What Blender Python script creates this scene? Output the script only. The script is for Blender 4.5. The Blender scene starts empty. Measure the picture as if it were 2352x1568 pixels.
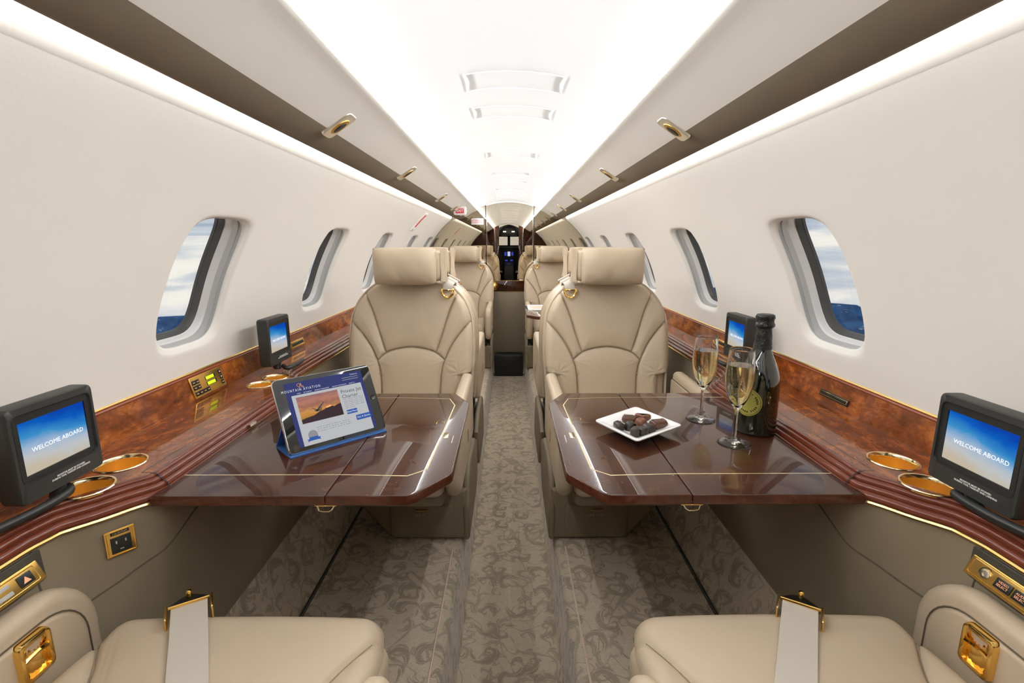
import bpy, bmesh, math, random
import numpy as np
from mathutils import Vector, Matrix
PI = math.pi
random.seed(7)
C = bpy.context.scene.collection
# ------------------------------------------------------------------ camera
CZ = 1.07
cam_d = bpy.data.cameras.new('camera'); cam = bpy.data.objects.new('camera', cam_d); C.objects.link(cam)
cam_d.sensor_width = 36; cam_d.sensor_fit = 'HORIZONTAL'; cam_d.lens = 36*1130/2352
cam_d.clip_start = .02; cam_d.clip_end = 20000
cam.location = (0, 0, CZ)
cam.rotation_euler = (math.radians(90-11.115), 0, math.radians(-.355))
bpy.context.scene.camera = cam
sc = bpy.context.scene
sc.view_settings.view_transform = 'Standard'; sc.view_settings.look = 'None'
sc.view_settings.gamma = 1; sc.view_settings.use_curve_mapping = False
sc.view_settings.exposure = 0.52
CEIL_E, WALL_E = 92.0, 9.0      # strength of the two light strips
# ------------------------------------------------------------------ sky
w = bpy.data.worlds.new('sky'); sc.world = w; w.use_nodes = True
nt = w.node_tree; nt.nodes.clear()
def N(nt, t, **k):
    n = nt.nodes.new(t)
    for a, b in k.items(): setattr(n, a, b)
    return n
def ramp(nt, stops, src=None, interp='LINEAR'):
    r = N(nt, 'ShaderNodeValToRGB'); e = r.color_ramp.elements
    r.color_ramp.interpolation = interp
    while len(e) < len(stops): e.new(.5)
    for i, (p, c) in enumerate(stops):
        e[i].position = p; e[i].color = (*c, 1) if len(c) == 3 else c
    if src is not None: nt.links.new(src, r.inputs[0])
    return r
def mixc(nt, f, a, b, mode='MIX'):
    m = N(nt, 'ShaderNodeMix', data_type='RGBA', blend_type=mode)
    for s, v in ((0, f), (6, a), (7, b)):
        if hasattr(v, 'links'): nt.links.new(v, m.inputs[s])
        elif s == 0: m.inputs[0].default_value = v
        else: m.inputs[s].default_value = (*v, 1)
    return m.outputs[2]
def math_(nt, op, a, b=None, c=None):
    m = N(nt, 'ShaderNodeMath', operation=op)
    for i, v in enumerate((a, b, c)):
        if v is None: continue
        if hasattr(v, 'links'): nt.links.new(v, m.inputs[i])
        else: m.inputs[i].default_value = v
    return m.outputs[0]
tc = N(nt, 'ShaderNodeTexCoord'); mp = N(nt, 'ShaderNodeMapping'); mp.inputs['Scale'].default_value = (1, 1, 5.5)
nt.links.new(tc.outputs['Generated'], mp.inputs[0])
nz = N(nt, 'ShaderNodeTexNoise'); nz.inputs['Scale'].default_value = 3.6; nz.inputs['Detail'].default_value = 7; nz.inputs['Roughness'].default_value = .55
nz.inputs['Distortion'].default_value = .6
nt.links.new(mp.outputs[0], nz.inputs[0])
cl = ramp(nt, [(.40, (.16, .26, .42)), (.50, (.42, .50, .58)), (.58, (.78, .77, .72)), (.70, (.88, .85, .78))], nz.outputs[0])
sx = N(nt, 'ShaderNodeSeparateXYZ'); nt.links.new(tc.outputs['Generated'], sx.inputs[0])
hz = ramp(nt, [(.36, (1, 1, 1)), (.49, (.35, .35, .35)), (.56, (0, 0, 0))], math_(nt, 'MULTIPLY_ADD', sx.outputs[2], .5, .5))
col = mixc(nt, hz.outputs[0], cl.outputs[0], (.84, .80, .74))
bg = N(nt, 'ShaderNodeBackground'); bg.inputs[1].default_value = .78
nt.links.new(col, bg.inputs[0]); wo = N(nt, 'ShaderNodeOutputWorld'); nt.links.new(bg.outputs[0], wo.inputs[0])

# ------------------------------------------------------------------ materials
MAT = {}
def pbsdf(name, color=(.8, .8, .8), rough=.5, metal=0, coat=0, coat_r=.03, spec=.5, emit=None, es=0, sheen=0):
    m = bpy.data.materials.new(name); m.use_nodes = True
    b = m.node_tree.nodes['Principled BSDF']
    b.inputs['Base Color'].default_value = (*color, 1); b.inputs['Roughness'].default_value = rough
    b.inputs['Metallic'].default_value = metal; b.inputs['Coat Weight'].default_value = coat
    b.inputs['Coat Roughness'].default_value = coat_r; b.inputs['Coat IOR'].default_value = 1.4; b.inputs['Specular IOR Level'].default_value = spec
    b.inputs['Sheen Weight'].default_value = sheen
    if emit: b.inputs['Emission Color'].default_value = (*emit, 1); b.inputs['Emission Strength'].default_value = es
    MAT[name] = m
    return m, m.node_tree, b
def obj_coord(nt, scale=(1, 1, 1)):
    t = N(nt, 'ShaderNodeTexCoord'); mp = N(nt, 'ShaderNodeMapping'); mp.inputs['Scale'].default_value = scale
    nt.links.new(t.outputs['Object'], mp.inputs[0]); return mp.outputs[0]
def noise(nt, vec, scale, detail=4, rough=.5, dist=0):
    n = N(nt, 'ShaderNodeTexNoise'); n.inputs['Scale'].default_value = scale; n.inputs['Detail'].default_value = detail
    n.inputs['Roughness'].default_value = rough; n.inputs['Distortion'].default_value = dist
    nt.links.new(vec, n.inputs[0]); return n.outputs[0]
def bump(nt, b, h, strength=.2, dist=.001):
    u = N(nt, 'ShaderNodeBump'); u.inputs['Strength'].default_value = strength; u.inputs['Distance'].default_value = dist
    nt.links.new(h, u.inputs['Height']); nt.links.new(u.outputs[0], b.inputs['Normal'])
def varied(name, c1, c2, scale, rough, bscale=None, bstr=.2, bdist=.0008, **k):
    m, nt, b = pbsdf(name, c1, rough, **k)
    v = obj_coord(nt)
    r = ramp(nt, [(.3, c1), (.7, c2)], noise(nt, v, scale, 3)); nt.links.new(r.outputs[0], b.inputs['Base Color'])
    if bscale: bump(nt, b, noise(nt, v, bscale, 2), bstr, bdist)
    return m
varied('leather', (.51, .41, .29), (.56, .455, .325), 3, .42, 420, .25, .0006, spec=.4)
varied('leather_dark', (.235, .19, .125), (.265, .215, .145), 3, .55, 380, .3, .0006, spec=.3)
varied('wall_vinyl', (.81, .785, .72), (.83, .805, .745), 2, .6, 260, .18, .0006, spec=.2)
varied('valance', (.66, .63, .57), (.69, .66, .60), 2, .65, 300, .15, .0005, spec=.2)
varied('valance_taupe', (.23, .19, .135), (.26, .215, .155), 2, .7, 300, .15, .0005, spec=.2)
varied('ceiling_white', (.71, .715, .715), (.73, .735, .735), 2, .6, spec=.2)
pbsdf('liner_grey', (.48, .47, .44), .35); pbsdf('liner_light', (.70, .68, .65), .3)
pbsdf('lip', (.30, .085, .04), .32, spec=.3); pbsdf('gasket', (.07, .068, .065), .45); pbsdf('black_plastic', (.018, .019, .017), .38); pbsdf('black_matte', (.012, .012, .012), .6)
pbsdf('dark_bezel', (.03, .031, .028), .45)
pbsdf('gold', (1.0, .66, .20), .12, metal=1); pbsdf('gold_satin', (.86, .56, .16), .28, metal=1); pbsdf('brass_trim', (.72, .50, .18), .25, metal=1)
pbsdf('amber_cup', (.98, .63, .13), .28, metal=.8)
pbsdf('nickel', (.72, .66, .52), .18, metal=1); pbsdf('pale_gold', (.88, .74, .44), .16, metal=1); pbsdf('vent_bezel', (.92, .88, .76), .28, metal=.85)
pbsdf('inlay', (.80, .68, .40), .3, metal=.6, coat=1)
pbsdf('mirror', (.62, .56, .45), .0, metal=1); pbsdf('mirror_side', (.56, .50, .39), .0, metal=1)
pbsdf('chrome', (.85, .85, .86), .08, metal=1)
pbsdf('white_print', (.85, .85, .83), .5); pbsdf('grey_print', (.45, .45, .42), .5)
pbsdf('belt', (.53, .48, .405), .55, sheen=.2); pbsdf('red_print', (.65, .05, .06), .5); pbsdf('placard', (.85, .82, .82), .4)
pbsdf('seam', (.29, .225, .155), .7); pbsdf('seam_dark', (.11, .085, .055), .7); pbsdf('piping', (.70, .54, .42), .7)
pbsdf('plate_white', (.86, .86, .85), .12, coat=.6)
pbsdf('dark_metal', (.05, .05, .045), .3, metal=.8)
pbsdf('dark_rec', (.06, .055, .04), .6); pbsdf('screen_glass', (.012, .013, .012), .03, coat=1); pbsdf('blue_cover', (.05, .15, .42), .5)
pbsdf('bottle_glass', (.006, .009, .004), .04, coat=1, spec=.8)
varied('foil', (.012, .014, .012), (.03, .033, .028), 60, .33, 160, .8, .002, metal=.3)
m, nt, b = pbsdf('bottle_label', (.40, .36, .07), .4)
varied('choc_milk', (.085, .035, .016), (.12, .05, .024), 60, .38, 300, .2)
varied('choc_dark', (.022, .014, .010), (.034, .022, .016), 60, .35, 300, .2)
varied('choc_tan', (.20, .075, .03), (.13, .045, .02), 90, .4, 200, .5)
def wood(name, dark, mid, lite, sc=9, coat=1, rough=.25, stretch=(1, 1, 1)):
    m, nt, b = pbsdf(name, mid, rough, coat=coat, coat_r=.015, spec=.15)
    v = obj_coord(nt, stretch)
    n1 = noise(nt, v, sc, 8, .68, 1.6); n2 = noise(nt, v, sc*5.5, 6, .7, .8)
    f = math_(nt, 'MULTIPLY_ADD', n2, .35, math_(nt, 'MULTIPLY', n1, .65))
    r = ramp(nt, [(.34, dark), (.5, mid), (.64, lite)], f); nt.links.new(r.outputs[0], b.inputs['Base Color'])
wood('burl', (.05, .012, .003), (.22, .052, .010), (.50, .16, .03), 8, stretch=(1, .55, 1), coat=.75)
wood('burl_table', (.028, .0085, .004), (.052, .016, .006), (.080, .026, .009), 4.5, coat=.8)
wood('moulding', (.125, .026, .011), (.15, .033, .014), (.18, .042, .019), 22, stretch=(1, .25, 1))
wood('table_edge', (.05, .012, .006), (.085, .022, .010), (.11, .03, .014), 14)
wood('burl_dark', (.012, .004, .002), (.035, .010, .004), (.06, .02, .008), 6)
def emis(name, c, s):
    m = bpy.data.materials.new(name); m.use_nodes = True; nt = m.node_tree; nt.nodes.clear()
    e = N(nt, 'ShaderNodeEmission'); e.inputs[0].default_value = (*c, 1); e.inputs[1].default_value = s
    o = N(nt, 'ShaderNodeOutputMaterial'); nt.links.new(e.outputs[0], o.inputs[0]); MAT[name] = m; return m, nt, e
emis('cove_light', (.985, .985, 1), CEIL_E); emis('wash_light', (.985, .985, 1), WALL_E)
emis('led_green', (.62, .95, .02), 1.0); emis('disp_blue', (.05, .09, .8), .8); emis('disp_white', (.50, .58, 1.0), 1.3)
emis('amber_print', (.9, .40, .22), .8); emis('lamp_small', (1, .9, .85), 4); emis('ui_white', (.34, .345, .36), 1); emis('ui_blue', (.030, .036, .115), 1)
emis('ui_button', (.03, .075, .26), 1); emis('ui_text', (.55, .56, .62), 1); emis('ui_dark', (.06, .06, .07), 1); emis('ui_grey', (.19, .19, .21), 1)
emis('ui_mountain', (.035, .022, .025), 1); emis('ui_orange', (.75, .33, .10), 1)
emis('screen_text', (.75, .80, .86), 1)
# gradient screens (flat pictures shown by lit displays), UV driven
def uvgrad(name, fn):
    m, nt, e = emis(name, (1, 1, 1), 1); t = N(nt, 'ShaderNodeUVMap'); s = N(nt, 'ShaderNodeSeparateXYZ'); nt.links.new(t.outputs[0], s.inputs[0])
    nt.links.new(fn(nt, s.outputs[0], s.outputs[1], t.outputs[0]), e.inputs[0])
def sky_scr(nt, u, v, uv):
    n = noise(nt, uv, 2.5, 3, .5, .5)
    f = math_(nt, 'ADD', math_(nt, 'ADD', v, math_(nt, 'MULTIPLY', u, .22)), math_(nt, 'MULTIPLY_ADD', n, .3, -.26))
    return ramp(nt, [(.02, (.38, .33, .25)), (.25, (.36, .37, .38)), (.42, (.25, .33, .44)), (.62, (.03, .19, .40)), (.85, (.003, .075, .35)), (1, (.003, .04, .28))], f).outputs[0]
uvgrad('screen_sky', sky_scr)
def sunset(nt, u, v, uv):
    mp = N(nt, 'ShaderNodeMapping'); mp.inputs['Scale'].default_value = (2.2, 6, 1); nt.links.new(uv, mp.inputs[0])
    n = noise(nt, mp.outputs[0], 1.6, 5, .6, .8)
    f = math_(nt, 'ADD', v, math_(nt, 'MULTIPLY_ADD', n, .5, -.25))
    return ramp(nt, [(.2, (.30, .15, .03)), (.4, (.42, .19, .06)), (.6, (.22, .10, .07)), (.8, (.33, .14, .10)), (1, (.20, .10, .10))], f).outputs[0]
uvgrad('screen_sunset', sunset)
# glass
def glass(name, color=(1, 1, 1), ior=1.45):
    m, nt, b = pbsdf(name, color, 0.0); b.inputs['Transmission Weight'].default_value = 1; b.inputs['IOR'].default_value = ior; return m
glass('clear_glass', (.98, .98, .98)); glass('wine', (.97, .86, .50), 1.33)
m = bpy.data.materials.new('pane'); m.use_nodes = True; nt = m.node_tree; nt.nodes.clear(); MAT['pane'] = m
tr = N(nt, 'ShaderNodeBsdfTransparent'); gl = N(nt, 'ShaderNodeBsdfGlossy'); gl.inputs['Roughness'].default_value = .01
lw_ = N(nt, 'ShaderNodeLayerWeight'); fr = math_(nt, 'MULTIPLY_ADD', math_(nt, 'POWER', lw_.outputs['Facing'], 5), .5, .03); mx = N(nt, 'ShaderNodeMixShader'); o = N(nt, 'ShaderNodeOutputMaterial')
nt.links.new(fr, mx.inputs[0]); nt.links.new(tr.outputs[0], mx.inputs[1]); nt.links.new(gl.outputs[0], mx.inputs[2]); nt.links.new(mx.outputs[0], o.inputs[0])
# carpet: tufted pile with leaf scrolls woven in
m, nt, b = pbsdf('carpet', (.3, .25, .19), .95, spec=.1, sheen=.3)
t = N(nt, 'ShaderNodeUVMap'); geo = t.outputs[0]
wv = N(nt, 'ShaderNodeTexNoise'); wv.inputs['Scale'].default_value = 7; nt.links.new(geo, wv.inputs[0])
vm = N(nt, 'ShaderNodeVectorMath', operation='MULTIPLY_ADD'); nt.links.new(wv.outputs[1], vm.inputs[0]); vm.inputs[1].default_value = (.05, .05, 0); nt.links.new(geo, vm.inputs[2])
def scrolls(scale, seed, turns, thr):
    mp = N(nt, 'ShaderNodeMapping'); mp.inputs['Scale'].default_value = (scale,)*3; mp.inputs['Location'].default_value = (seed, seed*.7, 0)
    nt.links.new(vm.outputs[0], mp.inputs[0])
    vo = N(nt, 'ShaderNodeTexVoronoi', voronoi_dimensions='2D'); vo.inputs['Scale'].default_value = 1; vo.inputs['Randomness'].default_value = .75; nt.links.new(mp.outputs[0], vo.inputs[0])
    d = N(nt, 'ShaderNodeVectorMath', operation='SUBTRACT'); nt.links.new(mp.outputs[0], d.inputs[0]); nt.links.new(vo.outputs['Position'], d.inputs[1])
    s = N(nt, 'ShaderNodeSeparateXYZ'); nt.links.new(d.outputs[0], s.inputs[0])
    a = math_(nt, 'ARCTAN2', s.outputs[1], s.outputs[0]); r = math_(nt, 'ADD', vo.outputs['Distance'], .02)
    lg = math_(nt, 'LOGARITHM', r, 2.718)
    sc_ = N(nt, 'ShaderNodeSeparateColor'); nt.links.new(vo.outputs['Color'], sc_.inputs[0])
    ph = math_(nt, 'ADD', math_(nt, 'MULTIPLY_ADD', lg, turns, a), math_(nt, 'MULTIPLY', sc_.outputs[0], 6.28))
    si = math_(nt, 'SINE', ph)
    # leaf lobes along the arm
    lobes = math_(nt, 'MULTIPLY', math_(nt, 'SINE', math_(nt, 'MULTIPLY_ADD', a, 5, math_(nt, 'MULTIPLY', lg, 4))), .28)
    v = math_(nt, 'ADD', si, lobes)
    body = ramp(nt, [(thr, (0, 0, 0)), (thr+.05, (1, 1, 1))], math_(nt, 'MULTIPLY_ADD', v, .5, .5)).outputs[0]
    vein = ramp(nt, [(thr+.15, (1, 1, 1)), (thr+.19, (0, 0, 0)), (thr+.21, (0, 0, 0)), (thr+.25, (1, 1, 1))], math_(nt, 'MULTIPLY_ADD', si, .5, .5)).outputs[0]
    rim = ramp(nt, [(.44, (1, 1, 1)), (.52, (0, 0, 0))], vo.outputs['Distance']).outputs[0]
    return math_(nt, 'MULTIPLY', math_(nt, 'MULTIPLY', body, vein), rim)
s1 = scrolls(9.5, 3.1, 2.6, .66); s2 = scrolls(14, 11.3, 2.2, .72)
vn = N(nt, 'ShaderNodeTexNoise', noise_dimensions='2D'); vn.inputs['Scale'].default_value = 6.5; vn.inputs['Detail'].default_value = 1; vn.inputs['Distortion'].default_value = .8; nt.links.new(geo, vn.inputs[0])
vine = ramp(nt, [(.478, (0, 0, 0)), (.49, (1, 1, 1)), (.503, (1, 1, 1)), (.515, (0, 0, 0))], vn.outputs[0]).outputs[0]
pat = math_(nt, 'MAXIMUM', s1, math_(nt, 'MAXIMUM', math_(nt, 'MULTIPLY', s2, .8), math_(nt, 'MULTIPLY', vine, .8)))
pile = noise(nt, geo, 300, 2, .6); pl2 = noise(nt, geo, 60, 3, .6)
base = ramp(nt, [(.25, (.36, .295, .21)), (.5, (.55, .46, .34)), (.75, (.70, .60, .46))], math_(nt, 'MULTIPLY_ADD', pl2, .3, math_(nt, 'MULTIPLY', pile, .7)))
nt.links.new(mixc(nt, math_(nt, 'MULTIPLY', pat, .52), base.outputs[0], (.16, .125, .08)), b.inputs['Base Color'])
bump(nt, b, math_(nt, 'MULTIPLY_ADD', pat, -.5, pile), .5, .002)
# hills; the blue of distance haze is put into the base colour
m, nt, b = pbsdf('hillside_haze', (.02, .07, .17), .9, spec=.05)
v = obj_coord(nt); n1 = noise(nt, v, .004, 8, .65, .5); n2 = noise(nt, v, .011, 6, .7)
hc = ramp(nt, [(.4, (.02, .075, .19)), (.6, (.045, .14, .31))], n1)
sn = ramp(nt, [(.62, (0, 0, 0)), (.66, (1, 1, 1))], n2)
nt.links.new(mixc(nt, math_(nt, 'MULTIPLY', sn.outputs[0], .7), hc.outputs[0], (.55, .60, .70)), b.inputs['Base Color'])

# ------------------------------------------------------------------ object helpers
ORG = {}
def tag(o, label=None, cat=None, group=None, kind=None):
    if label: o['label'] = label
    if cat: o['category'] = cat
    if group: o['group'] = group
    if kind: o['kind'] = kind
    return o
def thing(name, label=None, cat=None, loc=(0, 0, 0), group=None, kind=None):
    o = bpy.data.objects.new(name, None); C.objects.link(o); o.location = loc; o.empty_display_size = .05
    ORG[o] = Vector(loc); return tag(o, label, cat, group, kind)
class MB:
    def __init__(s): s.v = []; s.f = []; s.uv = None
    def add(s, vs, fs):
        k = len(s.v); s.v += [tuple(p) for p in vs]; s.f += [tuple(i+k for i in f) for f in fs]; return s
    def grid(s, rows, close_u=False, close_v=False):
        n = len(rows[0]); k = len(s.v)
        for r in rows: s.v += [tuple(p) for p in r]
        R = len(rows)
        for j in range(R if close_v else R-1):
            for i in range(n if close_u else n-1):
                a, b_ = k+j*n+i, k+j*n+(i+1) % n; c, d = k+((j+1) % R)*n+(i+1) % n, k+((j+1) % R)*n+i
                s.f.append((a, b_, c, d))
        return s
    def face(s, pts): k = len(s.v); s.v += [tuple(p) for p in pts]; s.f.append(tuple(range(k, k+len(pts)))); return s
    def box(s, lo, hi, M=None):
        (a, b_, c), (d, e, f) = lo, hi
        P = [(a, b_, c), (d, b_, c), (d, e, c), (a, e, c), (a, b_, f), (d, b_, f), (d, e, f), (a, e, f)]
        if M: P = [tuple(M @ Vector(p)) for p in P]
        return s.add(P, [(0, 3, 2, 1), (4, 5, 6, 7), (0, 1, 5, 4), (1, 2, 6, 5), (2, 3, 7, 6), (3, 0, 4, 7)])
    def lathe(s, prof, c=(0, 0, 0), n=32, M=None, caps=(True, True)):
        rows = []
        for r, z in prof:
            rows.append([Vector((r*math.cos(2*PI*i/n), r*math.sin(2*PI*i/n), z)) for i in range(n)])
        if M: rows = [[M @ p for p in r] for r in rows]
        rows = [[p+Vector(c) for p in r] for r in rows]
        k = len(s.v); s.grid(rows, close_u=True)
        if caps[0]: s.f.append(tuple(k+i for i in range(n-1, -1, -1)))
        if caps[1]: s.f.append(tuple(k+(len(prof)-1)*n+i for i in range(n)))
        return s
    def tube(s, pts, r, n=8, caps=True):
        pts = [Vector(p) for p in pts]; rows = []; up = None
        for i, p in enumerate(pts):
            t = (pts[min(i+1, len(pts)-1)]-pts[max(i-1, 0)]).normalized()
            if up is None: up = t.orthogonal().normalized()
            up = (up-t*up.dot(t)).normalized(); q = t.cross(up)
            rr = r[i] if isinstance(r, (list, tuple)) else r
            rows.append([p+up*(rr*math.cos(2*PI*j/n))+q*(rr*math.sin(2*PI*j/n)) for j in range(n)])
        k = len(s.v); s.grid(rows, close_u=True)
        if caps: s.f.append(tuple(k+i for i in range(n))); s.f.append(tuple(k+(len(pts)-1)*n+i for i in range(n-1, -1, -1)))
        return s
    def slab(s, pts, T, r, M=lambda x, y, d: (x, y, d), seg=4, front=True, back=True):
        """closed 2-D outline pts given thickness T (depth 0..T) with edges rounded by r"""
        n = len(pts); P = [Vector((p[0], p[1])) for p in pts]
        ar = sum(P[i].x*P[(i+1) % n].y-P[(i+1) % n].x*P[i].y for i in range(n))
        sg = 1 if ar > 0 else -1
        def inset(d):
            out = []
            for i in range(n):
                a = (P[i]-P[i-1]); b_ = (P[(i+1) % n]-P[i])
                if a.length < 1e-9: a = b_
                if b_.length < 1e-9: b_ = a
                a.normalize(); b_.normalize()
                na = Vector((-a.y, a.x))*sg; nb = Vector((-b_.y, b_.x))*sg
                m = (na+nb); m = m.normalized() if m.length > 1e-6 else na
                out.append(P[i]+m*(d/max(.5, m.dot(na))))
            return out
        rows = []
        for k in range(seg+1):
            t = PI/2*k/seg; rows.append((r*(1-math.sin(t)), r*(1-math.cos(t))))
        for k in range(seg, -1, -1):
            t = PI/2*k/seg; rows.append((r*(1-math.sin(t)), T-r*(1-math.cos(t))))
        R = [[M(q.x, q.y, dp) for q in inset(di)] for di, dp in rows]
        k = len(s.v); s.grid(R, close_u=True)
        if front: s.f.append(tuple(k+i for i in range(n)))
        if back: s.f.append(tuple(k+(len(R)-1)*n+i for i in range(n-1, -1, -1)))
        return s
    def build(s, name, mat, parent=None, smooth=True, angle=40, uv=None, edge=None):
        me = bpy.data.meshes.new(name)
        og = ORG.get(parent, Vector((0, 0, 0)))
        me.from_pydata([(p[0]-og.x, p[1]-og.y, p[2]-og.z) for p in s.v], [], s.f)
        bm = bmesh.new(); bm.from_mesh(me); bmesh.ops.remove_doubles(bm, verts=bm.verts, dist=1e-5)
        bmesh.ops.recalc_face_normals(bm, faces=bm.faces); bm.to_mesh(me); bm.free()
        if uv:
            L = me.uv_layers.new(name='UVMap')
            for lp in me.loops: L.data[lp.index].uv = uv(Vector(me.vertices[lp.vertex_index].co)+og)
        for mm in (mat if isinstance(mat, (list, tuple)) else [mat]): me.materials.append(MAT[mm])
        if edge:
            me.materials.append(MAT[edge])
            for p in me.polygons:
                if abs(p.normal.z) < .6: p.material_index = 1
        if smooth: me.shade_smooth(); me.set_sharp_from_angle(angle=math.radians(angle))
        o = bpy.data.objects.new(name, me); C.objects.link(o)
        if parent is not None: o.parent = parent
        ORG[o] = og
        return o
def one(mb, name, mat, label, cat, loc, group=None, kind=None, **k):
    """a thing that is a single mesh; its origin at loc"""
    tmp = object(); ORG[tmp] = Vector(loc)
    og = ORG[tmp]; mb.v = [(p[0]-og.x, p[1]-og.y, p[2]-og.z) for p in mb.v]
    o = mb.build(name, mat, None, **k); o.location = loc; ORG[o] = og
    return tag(o, label, cat, group, kind)
def struct(name, mb, mat, **k): return tag(mb.build(name, mat, None, **k), kind='structure')
def frame(o, x, y):
    """matrix with origin o, local X along x, local Y along y, local Z out of the face"""
    x = Vector(x).normalized(); y = Vector(y); y = (y-x*y.dot(x)).normalized(); z = x.cross(y)
    M = Matrix((x, y, z)).transposed().to_4x4(); M.translation = Vector(o); return M
def text(body, size, M, mat, parent, name='lettering', align='CENTER', ext=.0003, sx=1, space=1, bold=0, line=1):
    cu = bpy.data.curves.new('lettering_curve', 'FONT'); cu.body = body; cu.size = size; cu.align_x = align; cu.align_y = 'CENTER'
    cu.extrude = ext; cu.space_character = space; cu.offset = bold; cu.resolution_u = 2; cu.space_line = line
    o = bpy.data.objects.new('tmp', cu); me = bpy.data.meshes.new_from_object(o); bpy.data.objects.remove(o); bpy.data.curves.remove(cu)
    me.name = name
    og = ORG.get(parent, Vector((0, 0, 0)))
    me.transform(Matrix.Translation(-og) @ M @ Matrix.Diagonal((sx, 1, 1, 1)))
    me.materials.clear(); me.materials.append(MAT[mat])
    t = bpy.data.objects.new(name, me); C.objects.link(t); t.parent = parent; ORG[t] = og
    return t
def copy_tree(o, parent=None):
    c = o.copy(); C.objects.link(c)
    if parent is not None: c.parent = parent
    for ch in o.children: copy_tree(ch, c)
    return c
def rr(x0, y0, x1, y1, r, n=5):
    """rounded rectangle; r = radius or four radii (x0y0, x1y0, x1y1, x0y1)"""
    if not isinstance(r, (list, tuple)): r = [r]*4
    out = []
    for (cx, cy, a0), q in zip(((x0, y0, PI), (x1, y0, -PI/2), (x1, y1, 0), (x0, y1, PI/2)), r):
        sxn = 1 if cx == x0 else -1; syn = 1 if cy == y0 else -1
        ox, oy = cx+sxn*q, cy+syn*q
        for k in range(n+1):
            a = a0+PI/2*k/n; out.append((ox+q*math.cos(a), oy+q*math.sin(a)))
    return out
def lerp(a, b_, t): return a+(b_-a)*t
def interp(tab, x):
    if x <= tab[0][0]: return tab[0][1]
    for (a, fa), (b_, fb) in zip(tab, tab[1:]):
        if x <= b_: return lerp(fa, fb, (x-a)/(b_-a))
    return tab[-1][1]
def smooth_path(pts, n=8):
    P = [Vector(p) for p in pts]; out = []
    for i in range(len(P)-1):
        p0, p1, p2, p3 = P[max(i-1, 0)], P[i], P[i+1], P[min(i+2, len(P)-1)]
        for k in range(n):
            t = k/n; out.append(.5*((2*p1)+(p2-p0)*t+(2*p0-5*p1+4*p2-p3)*t*t+(3*p1-p0-3*p2+p3)*t**3))
    out.append(P[-1]); return out

# ------------------------------------------------------------------ cabin shell
Y0, Y1 = -.42, 4.92
R, ZC = .894, .612
def W(sg, y, a, d=0): return (sg*(R+d)*math.cos(a), y, ZC+(R+d)*math.sin(a))
A0, AW0, AW1, A1 = math.radians(5.4), math.radians(7.5), math.radians(40), math.radians(50.6)
ACW = math.radians(23.7); AH = math.radians(11.6)      # window centre and half height
WHW = .132
def rect_nodes(nh, nv):
    P = []
    for i in range(nh): P.append((-1+2*i/nh, -1))
    for i in range(nv): P.append((1, -1+2*i/nv))
    for i in range(nh): P.append((1-2*i/nh, 1))
    for i in range(nv): P.append((-1, 1-2*i/nv))
    return P
NODES = rect_nodes(14, 26)
def outline(q, k=1.0, n=4.2):
    x, y = q; s_ = (abs(x)**n+abs(y)**n)**(-1/n)
    return (x*s_*WHW*k, y*s_*(AH-(1-k)*WHW/R))
def side_wall(sg, name, centers):
    mb = MB(); hw = .19
    ys = [Y0]; cols = []
    for c in centers: cols.append((c-hw, c+hw))
    e = Y0
    arows = [lerp(A0, AW0, i/2) for i in range(2)]+[lerp(AW0, AW1, i/26) for i in range(26)]+[lerp(AW1, A1, i/7) for i in range(8)]
    def block(y0, y1, rows, n): mb.grid([[W(sg, lerp(y0, y1, i/n), a) for i in range(n+1)] for a in rows])
    for (y0, y1), c in zip(cols, centers):
        if y0 > e+1e-4: block(e, y0, arows, 6)
        block(y0, y1, [lerp(A0, AW0, i/2) for i in range(3)], 14)
        block(y0, y1, [lerp(AW1, A1, i/7) for i in range(8)], 14)
        am = (AW0+AW1)/2; ah = (AW1-AW0)/2
        rings = []
        for t, d, k in ((0, 0, 1), (.35, 0, 1), (.6, 0, 1), (.72, 0, 1), (.8, .0008, 1), (.86, .003, 1), (.92, .008, 1), (.97, .0095, 1), (1, .013, 1), (1, .016, .998)):
            row = []
            for q in NODES:
                ro = (c+q[0]*hw, am+q[1]*ah); ou = outline(q, k); ou = (c+ou[0], ACW+ou[1])
                row.append(W(sg, lerp(ro[0], ou[0], t), lerp(ro[1], ou[1], t), d))
            rings.append(row)
        mb.grid(rings, close_u=True)
        e = y1
    if Y1 > e+1e-4: block(e, Y1, arows, 4)
    # wall head: turns outward above the valance to hold the wash light, then closes over the ceiling
    xe, ze = R*math.cos(A1), ZC+R*math.sin(A1)
    head = [(xe, ze), (xe-.009, ze+.012), (xe-.013, ze+.022), (xe-.015, ze+.035), (xe-.016, 1.36), (xe-.03, 1.40), (.46, 1.44), (.26, 1.50)]
    mb.grid([[(sg*x, y, z) for y in (Y0, Y1)] for x, z in head])
    struct(name, mb, 'wall_vinyl', angle=60)
WC_L = [-.41+.03, .46, 1.325, 2.195, 3.06, 3.93, 4.70][1:]
WC_R = [.44, 1.305, 2.165, 3.04, 3.91, 4.70]
side_wall(-1, 'wall_left', WC_L); side_wall(1, 'wall_right', WC_R)
def ring(mb, sg, c, steps):
    mb.grid([[W(sg, c+outline(q, k)[0], ACW+outline(q, k)[1], d) for q in NODES] for d, k in steps], close_u=True)
wn = 0
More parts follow.
